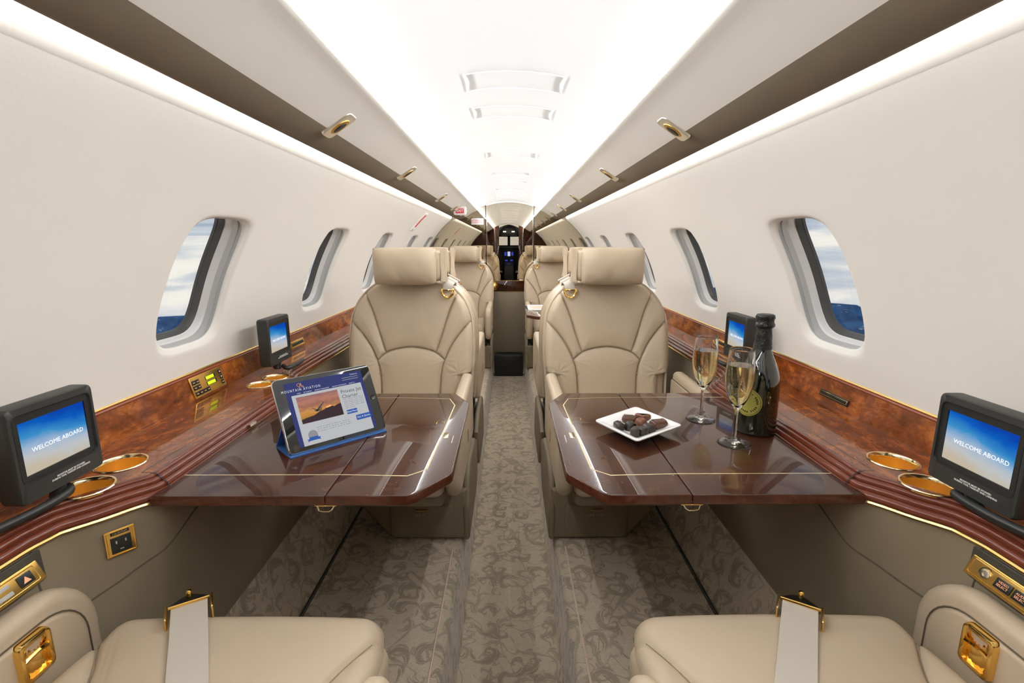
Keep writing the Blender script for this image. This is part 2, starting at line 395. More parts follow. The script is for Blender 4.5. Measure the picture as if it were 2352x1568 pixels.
for sg, cs in ((-1, WC_L), (1, WC_R)):
    for c in cs:
        wn += 1
        base = W(sg, c, ACW, .02)
        t = thing('window_%d' % wn, loc=base, kind='structure')
        m = MB(); ring(m, sg, c, [(.015, .998), (.016, 1.02), (.026, 1.02), (.027, .995), (.042, .99)]); m.build('window_liner', 'liner_grey', t)
        m = MB(); ring(m, sg, c, [(.042, .99), (.044, .98), (.047, .965), (.060, .955), (.061, .94)]); m.build('window_frame', 'liner_light', t)
        m = MB(); ring(m, sg, c, [(.061, .94), (.063, .93), (.078, .905), (.079, .89), (.086, .885)]); m.build('gasket', 'gasket', t)
        m = MB(); m.grid([[W(sg, c+outline(q, k)[0], ACW+outline(q, k)[1], .081) for q in NODES] for k in (.888, .5, .2, .02)], close_u=True)
        m.build('window_pane', 'pane', t)

# floor: dropped aisle, two raised platforms, carpeted side slope
mb = MB()
prof = [(.155, -.23), (.160, -.225), (.166, -.12), (.170, -.03), (.174, -.012), (.182, -.002), (.195, 0), (.40, 0), (.612, 0), (.620, .006), (.655, .09), (.69, .185)]
full = [(-x, z) for x, z in reversed(prof)]+prof
mb.grid([[(x, y, z) for x, z in full] for y in [Y0+(Y1-Y0)*i/30 for i in range(31)]])
arc = [0]
for (a, b_), (c_, d_) in zip(prof, prof[1:]): arc.append(arc[-1]+math.hypot(c_-a, d_-b_))
def carpet_uv(p):
    x, z = abs(p.x), p.z; best = (9, 0)
    for i, (a, b_) in enumerate(prof):
        d = abs(a-x)+abs(b_-z)
        if d < best[0]: best = (d, i)
    u = .155+arc[best[1]]
    return ((u if p.x > 0 else -u), p.y)
struct('floor', mb, 'carpet', angle=70, uv=carpet_uv)
for sg, nm in ((-1, 'left'), (1, 'right')):
    mb = MB(); mb.tube([(sg*.203, y, .0008) for y in (Y0, .6, 1.2, 1.60)], .0030, 6)
    mb.tube([(sg*.203, y, .0012) for y in (2.45, 3.2, 4.2)], .0030, 6)
    struct('trim_1' if sg < 0 else 'trim_2', mb, 'piping')
    mb = MB(); mb.box((sg*.607-.0015, Y0, -.001), (sg*.607+.0015, Y1, .002)); mb.box((sg*.6125-.0015, Y0, -.001), (sg*.6125+.0015, Y1, .007))
    struct('trim_3' if sg < 0 else 'trim_4', mb, 'dark_rec', smooth=False)
# ceiling
mb = MB()
cp = [(0, 1.483), (.05, 1.4815), (.10, 1.476), (.15, 1.467), (.20, 1.453), (.25, 1.436), (.29, 1.420), (.33, 1.405), (.36, 1.395)]
def ceil_z(x): return interp(cp, abs(x))
xs = sorted({round(-.36+.72*i/36, 4) for i in range(37)})
mb.grid([[(x, y, ceil_z(x)) for x in xs] for y in (Y0, 0, 1, 2, 3, 4, Y1)])
struct('ceiling', mb, 'ceiling_white', angle=60)
# flush hatches / lamp lenses framed in the ceiling
for k, (ya, yb, x0, x1) in enumerate([(.55, .69, -.125, .13), (1.29, 1.42, -.11, .14), (1.59, 1.715, -.11, .135), (2.315, 2.45, -.105, .13), (2.93, 3.05, -.105, .125), (3.30, 3.42, -.105, .125), (3.75, 3.87, -.105, .125), (4.1, 4.2, -.105, .125), (4.45, 4.57, -.105, .125)]):
    mb = MB(); n = 12
    def cx(i): return lerp(x0, x1, i/n)
    for dz, ins in ((-.0035, 0),):
        loop = [(cx(i), ya, ceil_z(cx(i))-.002) for i in range(n+1)]+[(x1-.004, (ya+yb)/2, ceil_z(x1)-.002)]+[(cx(n-i), yb, ceil_z(cx(n-i))-.002) for i in range(n+1)]+[(x0+.004, (ya+yb)/2, ceil_z(x0)-.002)]
        loop.append(loop[0]); mb.tube(loop, .0015, 6, caps=False)
    t = one(mb, 'ceiling_hatch', 'ceiling_white', ['flush white ceiling hatch nearest the viewer, overhead', 'second flush white ceiling hatch from the viewer, widest rim in view', 'third flush white ceiling hatch, just beyond the widest one', 'fourth flush white ceiling hatch from the viewer', 'fifth flush white ceiling hatch from the viewer', 'sixth flush white ceiling hatch from the viewer', 'third flush white ceiling hatch from the mirrored wall', 'second flush white ceiling hatch from the mirrored wall', 'flush white ceiling hatch nearest the mirrored wall'][k], 'hatch', (.01, (ya+yb)/2, 1.48), group='flush ceiling hatches')
# valances with service panel, wash light and cove light
for sg in (-1, 1):
    sd = 'left' if sg < 0 else 'right'
    t = thing('valance', 'long overhead service valance along the %s cabin wall, pale panel with taupe outer edge' % sd, 'valance', (sg*.40, Y0, 1.34), group='overhead valances')
    def ex(pr, name, mat, par=t, ang=45):
        m = MB(); m.grid([[(sg*x, y, z) for x, z in pr] for y in (Y0, Y1)]); return m.build(name, mat, par, angle=ang)
    ex([(.418, 1.3335), (.40, 1.3445), (.37, 1.3635), (.350, 1.3755), (.335, 1.3835), (.323, 1.389), (.313, 1.3925), (.3065, 1.3955), (.3045, 1.3985), (.3045, 1.4025)], 'service_panel', 'valance', ang=70)
    ex([(.505, 1.330), (.503, 1.316), (.499, 1.3115), (.493, 1.3115), (.46, 1.319), (.432, 1.3275), (.418, 1.3335)], 'valance_edge', 'valance_taupe', ang=70)
    ex([(.505, 1.352), (.512, 1.334), (.505, 1.330)], 'wash_light_strip', 'wash_light')
    ex([(.505, 1.352), (.49, 1.40), (.42, 1.42), (.345, 1.40)], 'valance_back', 'valance')
# cove strips sit in the groove between service panel lip and ceiling
for sg in (-1, 1):
    m = MB(); m.grid([[(sg*.3045, y, 1.4025), (sg*.3035, y, 1.405), (sg*.3035, y, 1.4135)] for y in (Y0, Y1)])
    one(m, 'cove_light', 'cove_light', 'bright white cove light strip where the ceiling meets the %s valance' % ('left' if sg < 0 else 'right'), 'light', (sg*.305, 2.2, 1.414), group='ceiling cove lights')
# ------------------------------------------------------------------ side consoles
def bays(y):
    """plan position of the console's inner edge (distance from the centre line)"""
    tab = [(.70, .752), (.745, .742), (.785, .705), (.82, .680), (.85, .652), (.875, .646), (1.50, .646), (1.54, .652), (1.58, .680), (1.61, .715), (1.65, .742), (1.70, .752),
           (2.85, .752), (2.90, .742), (2.94, .715), (2.98, .675), (3.02, .650), (3.05, .646), (3.80, .646), (3.84, .655), (3.88, .690), (3.92, .735), (3.97, .752)]
    return interp(tab, y)
PY = [Y0, 0, .3, .5, .60]+[.66+.012*i for i in range(20)]+[.95, 1.1, 1.25, 1.4]+[1.48+.014*i for i in range(18)]+[1.8, 2.2, 2.6]+[2.82+.018*i for i in range(14)]+[3.3, 3.6]+[3.77+.018*i for i in range(13)]+[4.3, Y1]
PP = [(bays(y), y) for y in PY]
def offset_path(d):
    out = []
    for i, (x, y) in enumerate(PP):
        a, b_ = PP[max(i-1, 0)], PP[min(i+1, len(PP)-1)]
        t = Vector((b_[0]-a[0], b_[1]-a[1])).normalized(); n = Vector((t.y, -t.x))   # outboard
        out.append((x+n.x*d, y+n.y*d))
    out[0] = (out[0][0], Y0); out[-1] = (out[-1][0], Y1)
    return out
ZL = .645
def reed():
    """reeded moulding section: (offset outboard, z)"""
    P = [(.002, .603)]
    c = [(.004, .612, .009), (.0125, .6235, .0075), (.0205, .6335, .0065), (.0275, .6405, .005)]
    for cx, cz, r in c:
        for k in range(7):
            a = math.radians(215-28*k); P.append((cx+r*math.cos(a), cz+r*math.sin(a)))
    P.append((.034, ZL)); return P
CUPS = {}
for sg in (-1, 1):
    sd = 'left' if sg < 0 else 'right'
    con = thing('side_console', 'long glossy burl wood side ledge with reeded edge along the %s cabin wall' % sd, 'side ledge', (sg*.75, 1, .60), group='burl wood side ledges')
    # flat top with cup wells cut out
    cups = [(.768, .915, .043), (.755, .815, .043), (.768, 1.475, .040), (.762, 1.560, .040)]
    bm = bmesh.new(); inner = offset_path(.034)
    lo = [bm.verts.new((sg*x, y, ZL)) for x, y in inner]+[bm.verts.new((sg*.868, Y1, ZL)), bm.verts.new((sg*.868, Y0, ZL))]
    ed = [bm.edges.new((lo[i], lo[(i+1) % len(lo)])) for i in range(len(lo))]
    for cx, cy, r in cups:
        cv = [bm.verts.new((sg*(cx+r*math.cos(2*PI*k/40)), cy+r*math.sin(2*PI*k/40), ZL)) for k in range(40)]
        ed += [bm.edges.new((cv[k], cv[(k+1) % 40])) for k in range(40)]
    bmesh.ops.triangle_fill(bm, use_beauty=True, use_dissolve=False, edges=ed)
    bm.verts.index_update(); mb = MB(); mb.v = [tuple(v.co) for v in bm.verts]; mb.f = [tuple(v.index for v in f.verts) for f in bm.faces]; bm.free()
    mb.build('ledge_top', 'burl', con, smooth=False)
    rows = []
    for d, z in reed(): rows.append([(sg*x, y, z) for x, y in offset_path(d)])
    MB().grid(rows).build('reeded_moulding', 'moulding', con, angle=50)
    mb = MB()
    for d, z in ((.010, .598), (.002, .597), (.000, .600), (.002, .6035), (.010, .604)): pass
    mb.grid([[(sg*x, y, z) for x, y in offset_path(d)] for d, z in ((.010, .5965), (.002, .5965), (.000, .600), (.002, .6035), (.010, .6035))])
    mb.build('brass_strip', 'brass_trim', con)
    # backsplash leaning outboard + bright lip + brass strip
    m = MB(); m.grid([[(sg*x, y, z) for x, z in ((.868, ZL), (.8845, .7085))] for y in (Y0, Y1)][::-1]); m.build('backsplash', 'burl', con)
    m = MB(); m.grid([[(sg*x, y, z) for x, z in ((.8845, .7085), (.882, .7125), (.884, .716), (.893, .717))] for y in (Y0, Y1)]); m.build('backsplash_lip', 'lip', con)
    m = MB(); m.grid([[(sg*x, y, z) for x, z in ((.893, .7165), (.885, .7165), (.883, .7195), (.885, .7225), (.893, .7225))] for y in (Y0, Y1)]); m.build('brass_strip', 'brass_trim', con)
    # seams of the lift-up table lid let into the ledge, and the joint in the moulding
    m = MB()
    m.box((min(sg*.6985, sg*.6998), .875, ZL-.001), (max(sg*.6985, sg*.6998), 1.50, ZL+.0004))
    for y in (.875, 1.50): m.box((min(sg*.680, sg*.6998), y-.0007, ZL-.001), (max(sg*.680, sg*.6998), y+.0007, ZL+.0004))
    for a, b_ in ((.98, 1.40),):
        m.box((min(sg*.80, sg*.8012), a, ZL-.001), (max(sg*.80, sg*.8012), b_, ZL+.0003))
        for y in (a, b_): m.box((min(sg*.735, sg*.8012), y-.0006, ZL-.001), (max(sg*.735, sg*.8012), y+.0006, ZL+.0003))
    m.build('lid_seam', 'burl_dark', con, smooth=False)
    m = MB()
    for yy in (.872, 1.503):
        m = MB(); m.grid([[(sg*(bays(yy)+d-.0012), yy+o, z+.0012) for d, z in reed()] for o in (-.0012, .0012)])
        m.build('moulding_joint', 'black_matte', con, smooth=False)
    # tall thin latch on the moulding under the lid
    m = MB(); m.box((min(sg*.6435, sg*.650), 1.165, .625), (max(sg*.6435, sg*.650), 1.195, .630)); m.build('lid_latch', 'nickel', con)
    for k, (cx, cy, r) in enumerate(cups):
        where = ['beside the nearest monitor on the %s ledge', 'nearest the viewer on the %s ledge', 'third from the viewer on the %s ledge', 'farthest from the viewer on the %s ledge'][k] % sd
        cu = thing('cup_holder', 'recessed gold cup holder, '+where, 'cup holder', (sg*cx, cy, ZL), group='gold cup holders')
        m = MB(); m.lathe([(r-.0005, -.001), (r+.002, .0008), (r+.001, .0024), (r-.002, .0022), (r-.0035, 0), (r-.0045, -.004)], (sg*cx, cy, ZL), 40, caps=(False, False)); m.build('rim', 'pale_gold', cu)
        m = MB(); m.lathe([(r-.0045, -.004), (r-.0055, -.028), (r-.0065, -.044), (r-.010, -.048), (0.0005, -.048)], (sg*cx, cy, ZL), 40, caps=(False, False)); m.build('well', 'amber_cup', cu)
    # leather lining under the ledge
    lin = MB(); rows = []
    base = [(.690, .185)]
    top = offset_path(.008); prof = []
    nr = 10
    for k in range(nr+1):
        t = k/nr; z = lerp(.185, .5965, t)
        rows.append([(sg*(lerp(.690, x, min(1, t*1.15))+.012*math.sin(PI*t)*0-.0), y, z) for x, y in top])
    lin.grid(rows)
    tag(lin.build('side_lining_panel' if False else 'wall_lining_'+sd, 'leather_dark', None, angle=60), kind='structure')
    # stitched seams of the lining
    def lin_pt(y, z, off=.002):
        t = (z-.185)/(.5965-.185); x = interp([(p[1], p[0]) for p in top], y)
        return (sg*(lerp(.690, x, min(1, t*1.15))-off), y, z)
    m = MB()
    m.tube([lin_pt(y, z, 0) for y, z in smooth_path([(.71, .455, 0), (.76, .478, 0), (.82, .495, 0), (.90, .525, 0), (1.0, .555, 0), (1.10, .585, 0), (1.14, .596, 0)], 6) for y, z in [(y, z)]] if False else [lin_pt(p[0], p[1], 0) for p in smooth_path([(.705, .44, 0), (.76, .462, 0), (.83, .485, 0), (.92, .52, 0), (1.02, .555, 0), (1.14, .596, 0)], 6)], .0017, 6)
    m.tube([lin_pt(.705, z, 0) for z in (.595, .55, .5, .45, .40, .3, .2)], .0017, 6)
    m.build('lining_seam', 'seam_dark', None)['kind'] = 'structure'
    bpy.context.scene.collection.objects[-1].name = 'trim_%d' % (5 if sg < 0 else 6)

# ------------------------------------------------------------------ bulkheads
AFT = Y1
mb = MB(); out = [(0, -.24)]
def bulk(mb, y, mat=None):
    pts = []
    for k in range(41):
        a = lerp(math.radians(-35), math.radians(215), k/40); pts.append(((R+.05)*math.cos(a), y, ZC+(R+.05)*math.sin(a)))
    pts += [(-.77, y, .0), (-.7, y, -.26), (.7, y, -.26), (.77, y, 0)]
    mb.face(pts)
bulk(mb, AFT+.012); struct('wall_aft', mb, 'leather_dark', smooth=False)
# mirror side panels
def prof_edge(z):
    if z > ZC: return min(math.sqrt(max(R*R-(z-ZC)**2, 0)), .86)
    return .80
for sg, nm in ((-1, 'left'), (1, 'right')):
    x0 = .237 if sg > 0 else .226
    P = [(x0, .50)]+[(prof_edge(z)-.003, z) for z in [.50, .6, .70, .8, .9, 1.0, 1.1, 1.2, 1.26, 1.30]]+[(.50, 1.318), (.43, 1.335), (.335, 1.395), (.31, 1.408), (x0, ceil_z(x0)-.002)]
    m = MB(); m.slab([(sg*x, z) for x, z in P], .006, .001, lambda x, y, d: (x, AFT-.006+d, y), 2)
    one(m, 'mirror_panel', 'mirror_side', 'tall smoky mirror panel filling the end wall %s of the door' % nm, 'mirror', (sg*.45, AFT, .9), group='end wall mirrors', angle=20)
dr = thing('door_1', loc=(0, AFT, -.02), kind='structure')
xl, xr = -.218, .237
m = MB(); top = [(lerp(xr-.006, xl+.006, i/12), ceil_z(lerp(xr, xl, i/12))-.012) for i in range(13)]
m.slab([(xl+.006, .722), (xr-.006, .722)]+top, .006, .001, lambda x, y, d: (x, AFT-.014+d, y), 2); m.build('mirror_pane', 'mirror', dr, angle=20)
m = MB(); m.slab(rr(xl, .615, xr, .722, .001, 1), .02, .002, lambda x, y, d: (x, AFT-.018+d, y), 2); m.build('wood_rail', 'burl_dark', dr)
m = MB(); m.box((xl, AFT-.0195, .7185), (xr, AFT-.016, .7235)); m.box((xl, AFT-.0195, .6105), (xr, AFT-.016, .615)); m.build('brass_edge', 'brass_trim', dr, smooth=False)
m = MB(); m.slab(rr(xl, -.005, xr, .611, .004, 2), .02, .003, lambda x, y, d: (x, AFT-.017+d, y), 2); m.build('lower_panel', 'leather_dark', dr)
kn = MB(); Mk = Matrix.Rotation(PI/2, 4, 'X')
kn.lathe([(.0, .06), (.018, .058), (.030, .048), (.036, .034), (.032, .022), (.016, .014), (.014, .004), (.044, .003), (.046, 0)], (-.152, AFT-.018, .668), 28, Mk, caps=(True, False)); kn.build('door_knob', 'gold', dr)
m = MB()
for sx_, mt in ((xl-.006, 0), (xr+.006, 0)):
    m.box((sx_-.0035, AFT-.018, -.02), (sx_+.0035, AFT+.004, ceil_z(sx_)-.004))
m.build('door_frame', 'burl_dark', dr, smooth=False)
for sx_ in (xl+.003, xr-.003):
    m = MB(); m.box((sx_-.0022, AFT-.022, .724), (sx_+.0022, AFT-.013, ceil_z(sx_)-.006)); m.build('edge_highlight', 'chrome', dr, smooth=False)  # chrome strip added as the white highlight along each door post
m = MB(); m.grid([[(x, y, ceil_z(x)-dz) for x in [xl+(xr-xl)*i/12 for i in range(13)]] for y, dz in ((AFT-.035, .001), (AFT-.035, .008), (AFT-.02, .012), (AFT, .012))]); m.build('door_head', 'ceiling_white', dr)
# placard on the mirror left of the door
pl = thing('placard', 'small white no smoking placard with red letters on the mirror left of the door', 'sign', (-.305, AFT-.008, 1.292))
m = MB(); m.slab(rr(-.364, 1.262, -.246, 1.322, .004, 3), .003, .0008, lambda x, y, d: (x, AFT-.0095+d, y), 2); m.build('plate', 'placard', pl)
text('NO SMOKING\nIN LAVATORY', .0185, frame((-.305, AFT-.0105, 1.292), (1, 0, 0), (0, 0, 1)), 'red_print', pl)
# black threshold box at the foot of the door
m = MB(); m.slab(rr(-.147, -.229, .140, -.012, .006, 3), .10, .006, lambda x, y, d: (x, AFT-.12+d, y), 3)
one(m, 'step_box', 'black_plastic', 'black box step on the carpet at the foot of the door', 'step', (0, AFT-.07, -.229))

# forward bulkhead and cockpit behind the viewpoint (seen only in the mirrors)
for sg, nm in ((-1, 'left'), (1, 'right')):
    P = [(.20, -.23), (.68, -.23), (.80, .1), (.86, .5), (.885, .72)]+[(prof_edge(z), z) for z in [.85, 1.0, 1.1, 1.2, 1.30]]+[(.50, 1.36), (.33, 1.42), (.20, 1.47)]
    m = MB(); m.slab([(sg*x, z) for x, z in P], .02, .002, lambda x, y, d: (x, Y0-.01+d, y), 2)
    struct('wall_forward_'+nm, m, 'burl_dark', angle=30)
m = MB()
def sect(y, hw, zt, zb): return [(-hw, y, zb), (-hw, y, 1.15), (-hw*.85, y, zt-.12), (-hw*.45, y, zt-.02), (0, y, zt), (hw*.45, y, zt-.02), (hw*.85, y, zt-.12), (hw, y, 1.15), (hw, y, zb)]
m.grid([sect(Y0-.01, .21, 1.475, -.24), sect(Y0-.3, .45, 1.44, -.24), sect(-1.6, .60, 1.40, -.24)], close_u=True)
struct('wall_cockpit', m, 'black_matte', angle=30)
ck = thing('cockpit', 'dark aircraft cockpit with lit instruments, seen mirrored through the end wall door', 'cockpit', (0, -1.4, 0))
m = MB(); x_ = .60
m.face([(-x_, -1.6, -.24), (x_, -1.6, -.24), (x_, -1.6, 1.06), (-x_, -1.6, 1.06)]); m.face([(-x_, -1.6, 1.25), (x_, -1.6, 1.25), (x_, -1.6, 1.42), (-x_, -1.6, 1.42)])
for a, b_ in ((-x_, -.27), (-.03, .03), (.27, x_)): m.face([(a, -1.6, 1.06), (b_, -1.6, 1.06), (b_, -1.6, 1.25), (a, -1.6, 1.25)])
m.build('windscreen_frame', 'black_matte', ck, smooth=False)
for sx_ in (-.15, .15):
    m = MB(); m.box((sx_-.12, -1.604, 1.06), (sx_+.12, -1.600, 1.25)); m.build('windscreen', 'pane', ck, smooth=False)
m = MB(); m.slab(rr(-.30, .98, .30, 1.05, .03, 4), .22, .02, lambda x, y, d: (x, -1.35-d, y)); m.build('glareshield', 'black_plastic', ck)
m = MB(); m.slab(rr(-.35, .45, .35, .98, .02, 3), .05, .01, lambda x, y, d: (x, -1.40-d, y)); m.build('instrument_panel', 'black_matte', ck)
m = MB(); m.slab([(-.12, .30), (.12, .30), (.11, .72), (-.11, .72)], .45, .02, lambda x, y, d: (x, -1.40+d*.9, y-.2*d)); m.build('pedestal', 'dark_bezel', ck)
m = MB(); m.slab(rr(-.20, 1.27, .20, 1.44, .04, 4), .5, .02, lambda x, y, d: (x, -.75-d, y-.10*0)); m.build('overhead_panel', 'black_plastic', ck)
for a, b_, z0, z1, mt in ((-.03, .03, .82, .92, 'disp_white'), (-.10, -.055, .83, .91, 'disp_blue'), (.055, .10, .83, .91, 'disp_blue'), (-.09, -.03, .68, .74, 'disp_blue'), (.03, .09, .68, .74, 'disp_blue')):
    m = MB(); m.box((a, -1.399, z0), (b_, -1.394, z1)); m.build('display', mt, ck, smooth=False)
for sx_ in (-.09, .09):
    m = MB(); m.box((sx_-.03, -.747, 1.33), (sx_+.03, -.742, 1.35)); m.build('map_light', 'lamp_small', ck, smooth=False)
# gaspers / reading lights in the valances
gy = [1.235, 2.02, 3.03, 3.80, 4.52]
ordn = ['nearest the viewer', 'second from the viewer', 'third from the viewer', 'fourth from the viewer', 'farthest, by the mirrored wall']
for sg in (-1, 1):
    for k, y in enumerate(gy):
        sd = 'left' if sg < 0 else 'right'
        c0 = Vector((sg*.398, y+(.03 if sg > 0 else 0), 1.3445)); t1 = Vector((sg*-.1, 0, .066)).normalized(); t2 = Vector((0, 1, 0)); nn = Vector((sg*-.55, 0, -.83)).normalized()
        g = thing('air_vent', 'oval nickel and gold air outlet in the %s overhead valance, %s' % (sd, ordn[k]), 'air vent', tuple(c0), group='overhead air outlets')
        f = lambda x, yy, d: tuple(c0+t1*x+t2*yy-nn*d)
        m = MB(); m.slab(rr(-.042, -.028, .042, .028, .013, 5), .010, .003, lambda x, yy, d: f(x, yy, d-.0028+.0035*max(0, 1-(x/.036)**2-(yy/.024)**2)), 4); m.build('bezel', 'vent_bezel', g)
        m = MB(); el = [(.026*math.cos(2*PI*i/24), .018*math.sin(2*PI*i/24)) for i in range(24)]
        m.slab(el, .006, .0025, lambda x, yy, d: f(x, yy, d-.0050), 3); m.build('nozzle', 'gold_satin', g)
        m = MB(); el = [(.018*math.cos(2*PI*i/20)-.002, .011*math.sin(2*PI*i/20)) for i in range(20)]
        m.slab(el, .003, .001, lambda x, yy, d: f(x, yy, d-.0062), 2); m.build('opening', 'dark_metal', g)
# exit sign on the left valance, emergency handle on the left wall
c0 = Vector((-.385, 3.99, 1.335)); ex_ = thing('exit_sign', 'small white exit sign with red letters hanging from the left valance', 'sign', tuple(c0))
m = MB(); m.slab(rr(-.05, -.036, .05, .03, .014, 5), .03, .006, lambda x, y, d: (c0.x+x, c0.y+d, c0.z+y)); m.build('housing', 'placard', ex_)
m = MB(); m.box((c0.x-.032, c0.y-.002, c0.z-.022), (c0.x+.032, c0.y+.001, c0.z+.014)); m.build('red_face', 'red_print', ex_, smooth=False)
text('EXIT', .026, frame((c0.x, c0.y-.0025, c0.z-.004), (1, 0, 0), (0, 0, 1)), 'white_print', ex_, bold=.0006)
yh = 3.62; ah = math.radians(44)
def WP(y, a, d): return W(-1, y, a, -d)
eh = thing('emergency_exit_release', 'recessed emergency exit handle with red label high on the left wall', 'handle', WP(yh, ah, 0))
m = MB(); P = rr(-.045, math.radians(-5), .045, math.radians(5), [.0, 0, 0, 0], 1)
def wall_plate(m, y0, y1, a0, a1, dd, T):
    m.grid([[WP(lerp(y0, y1, i/4), lerp(a0, a1, j/6), d) for i in range(5)] for j in range(7) for d in (dd,)])
    for ya in (y0, y1): m.grid([[WP(ya, lerp(a0, a1, j/6), d) for j in range(7)] for d in (dd, dd-T)])
    for aa in (a0, a1): m.grid([[WP(lerp(y0, y1, i/4), aa, d) for i in range(5)] for d in (dd, dd-T)])
wall_plate(m, yh-.055, yh+.055, ah-.09, ah+.09, .005, .008); m.build('surround', 'wall_vinyl', eh)
m = MB(); wall_plate(m, yh-.02, yh+.02, ah-.055, ah+.075, .0065, .005); m.build('red_label', 'red_print', eh, smooth=False)
m = MB(); wall_plate(m, yh-.025, yh+.025, ah-.075, ah-.055, .012, .01); m.build('grip', 'placard', eh)

# distant hills outside the windows
for sg, nm in ((-1, 'left'), (1, 'right')):
    from mathutils import noise as mn
    mb = MB(); rows = []
    for j in range(34):
        d = 1500+j*130
        row = []
        for i in range(61):
            a = math.radians(lerp(-4, 74, i/60)); x = sg*d*math.cos(a); y = d*math.sin(a)
            t = j/33; top = -.118*d if sg < 0 else -.112*d
            ridge = math.exp(-((t-.80)/.22)**2)
            h = mn.fractal(Vector((x*.0009, y*.0009, 3.3+sg)), 1.0, 2.0, 6)
            z = (-1110 if sg < 0 else -935)+ridge*(500+170*h)+90*h-(400*t if t > .92 else 0)
            row.append((x, y, z))
        rows.append(row)
    mb.grid(rows)
    one(mb, 'mountain_ridge', 'hillside_haze', 'distant snow-flecked haze-blue mountain ridge seen outside the %s windows' % nm, 'mountain', (sg*3000, 1500, -1050), angle=180)
# ------------------------------------------------------------------ seats
def seg_d(px, py, P):
    best = 9
    for (ax, ay), (bx, by) in zip(P, P[1:]):
        dx, dy = bx-ax, by-ay; L = dx*dx+dy*dy
        t = 0 if L == 0 else max(0, min(1, ((px-ax)*dx+(py-ay)*dy)/L))
        d = math.hypot(px-ax-t*dx, py-ay-t*dy)
        if d < best: best = d
    return best
def sm2(P, n=5): return [(p.x, p.y) for p in smooth_path([(a, b_, 0) for a, b_ in P], n)]
def seg_d_np(X, Y, P):
    best = np.full(X.shape, 9.0)
    for (ax, ay), (bx, by) in zip(P, P[1:]):
        dx, dy = bx-ax, by-ay; L = dx*dx+dy*dy+1e-12
        t = np.clip(((X-ax)*dx+(Y-ay)*dy)/L, 0, 1)
        best = np.minimum(best, np.hypot(X-ax-t*dx, Y-ay-t*dy))
    return best
def puffy(mb, M, w0, w1, hw, seams, nx=70, nz=70, er=.03, gw=.0045, gd=.007, puff=.010, wr=.03, extra=None, top=True, bottom=True):
    """upholstered face: rows w0..w1, half width hw(w), stitched seams as grooves, edges rolled back"""
    Wv = np.linspace(w0, w1, nz+1); q = np.linspace(-1, 1, nx+1); q = np.sin(q*PI/2)*.35+q*.65
    H = np.array([hw(a) for a in Wv])
    X = H[:, None]*q[None, :]; WW = np.repeat(Wv[:, None], nx+1, 1)
    D = np.full(X.shape, 9.0)
    for S in seams: D = np.minimum(D, seg_d_np(X, WW, S))
    Z = puff*(1-np.exp(-D/.03))-gd*np.exp(-(D/gw)**2)
    rnd = lambda e, r: r*(1-np.sqrt(np.maximum(0, 1-(1-np.minimum(1, e/r))**2)))
    Z -= rnd(H[:, None]-np.abs(X), er)
    if top: Z -= rnd(w1-WW, wr)
    if bottom: Z -= rnd(WW-w0, wr)
    mb.grid([[M(float(X[j, i]), float(Wv[j]), float(Z[j, i])+(extra(float(X[j, i]), float(Wv[j])) if extra else 0)) for i in range(nx+1)] for j in range(nz+1)])
BW = [(.40, .205), (.545, .212), (.552, .250), (.575, .2545), (.68, .2555), (.76, .250), (.80, .238), (.84, .219), (.87, .195), (.895, .168), (.915, .135), (.93, .095), (.937, .05)]
LEAN = math.tan(math.radians(12))
def back_y(z): return .25+(z-.45)*LEAN
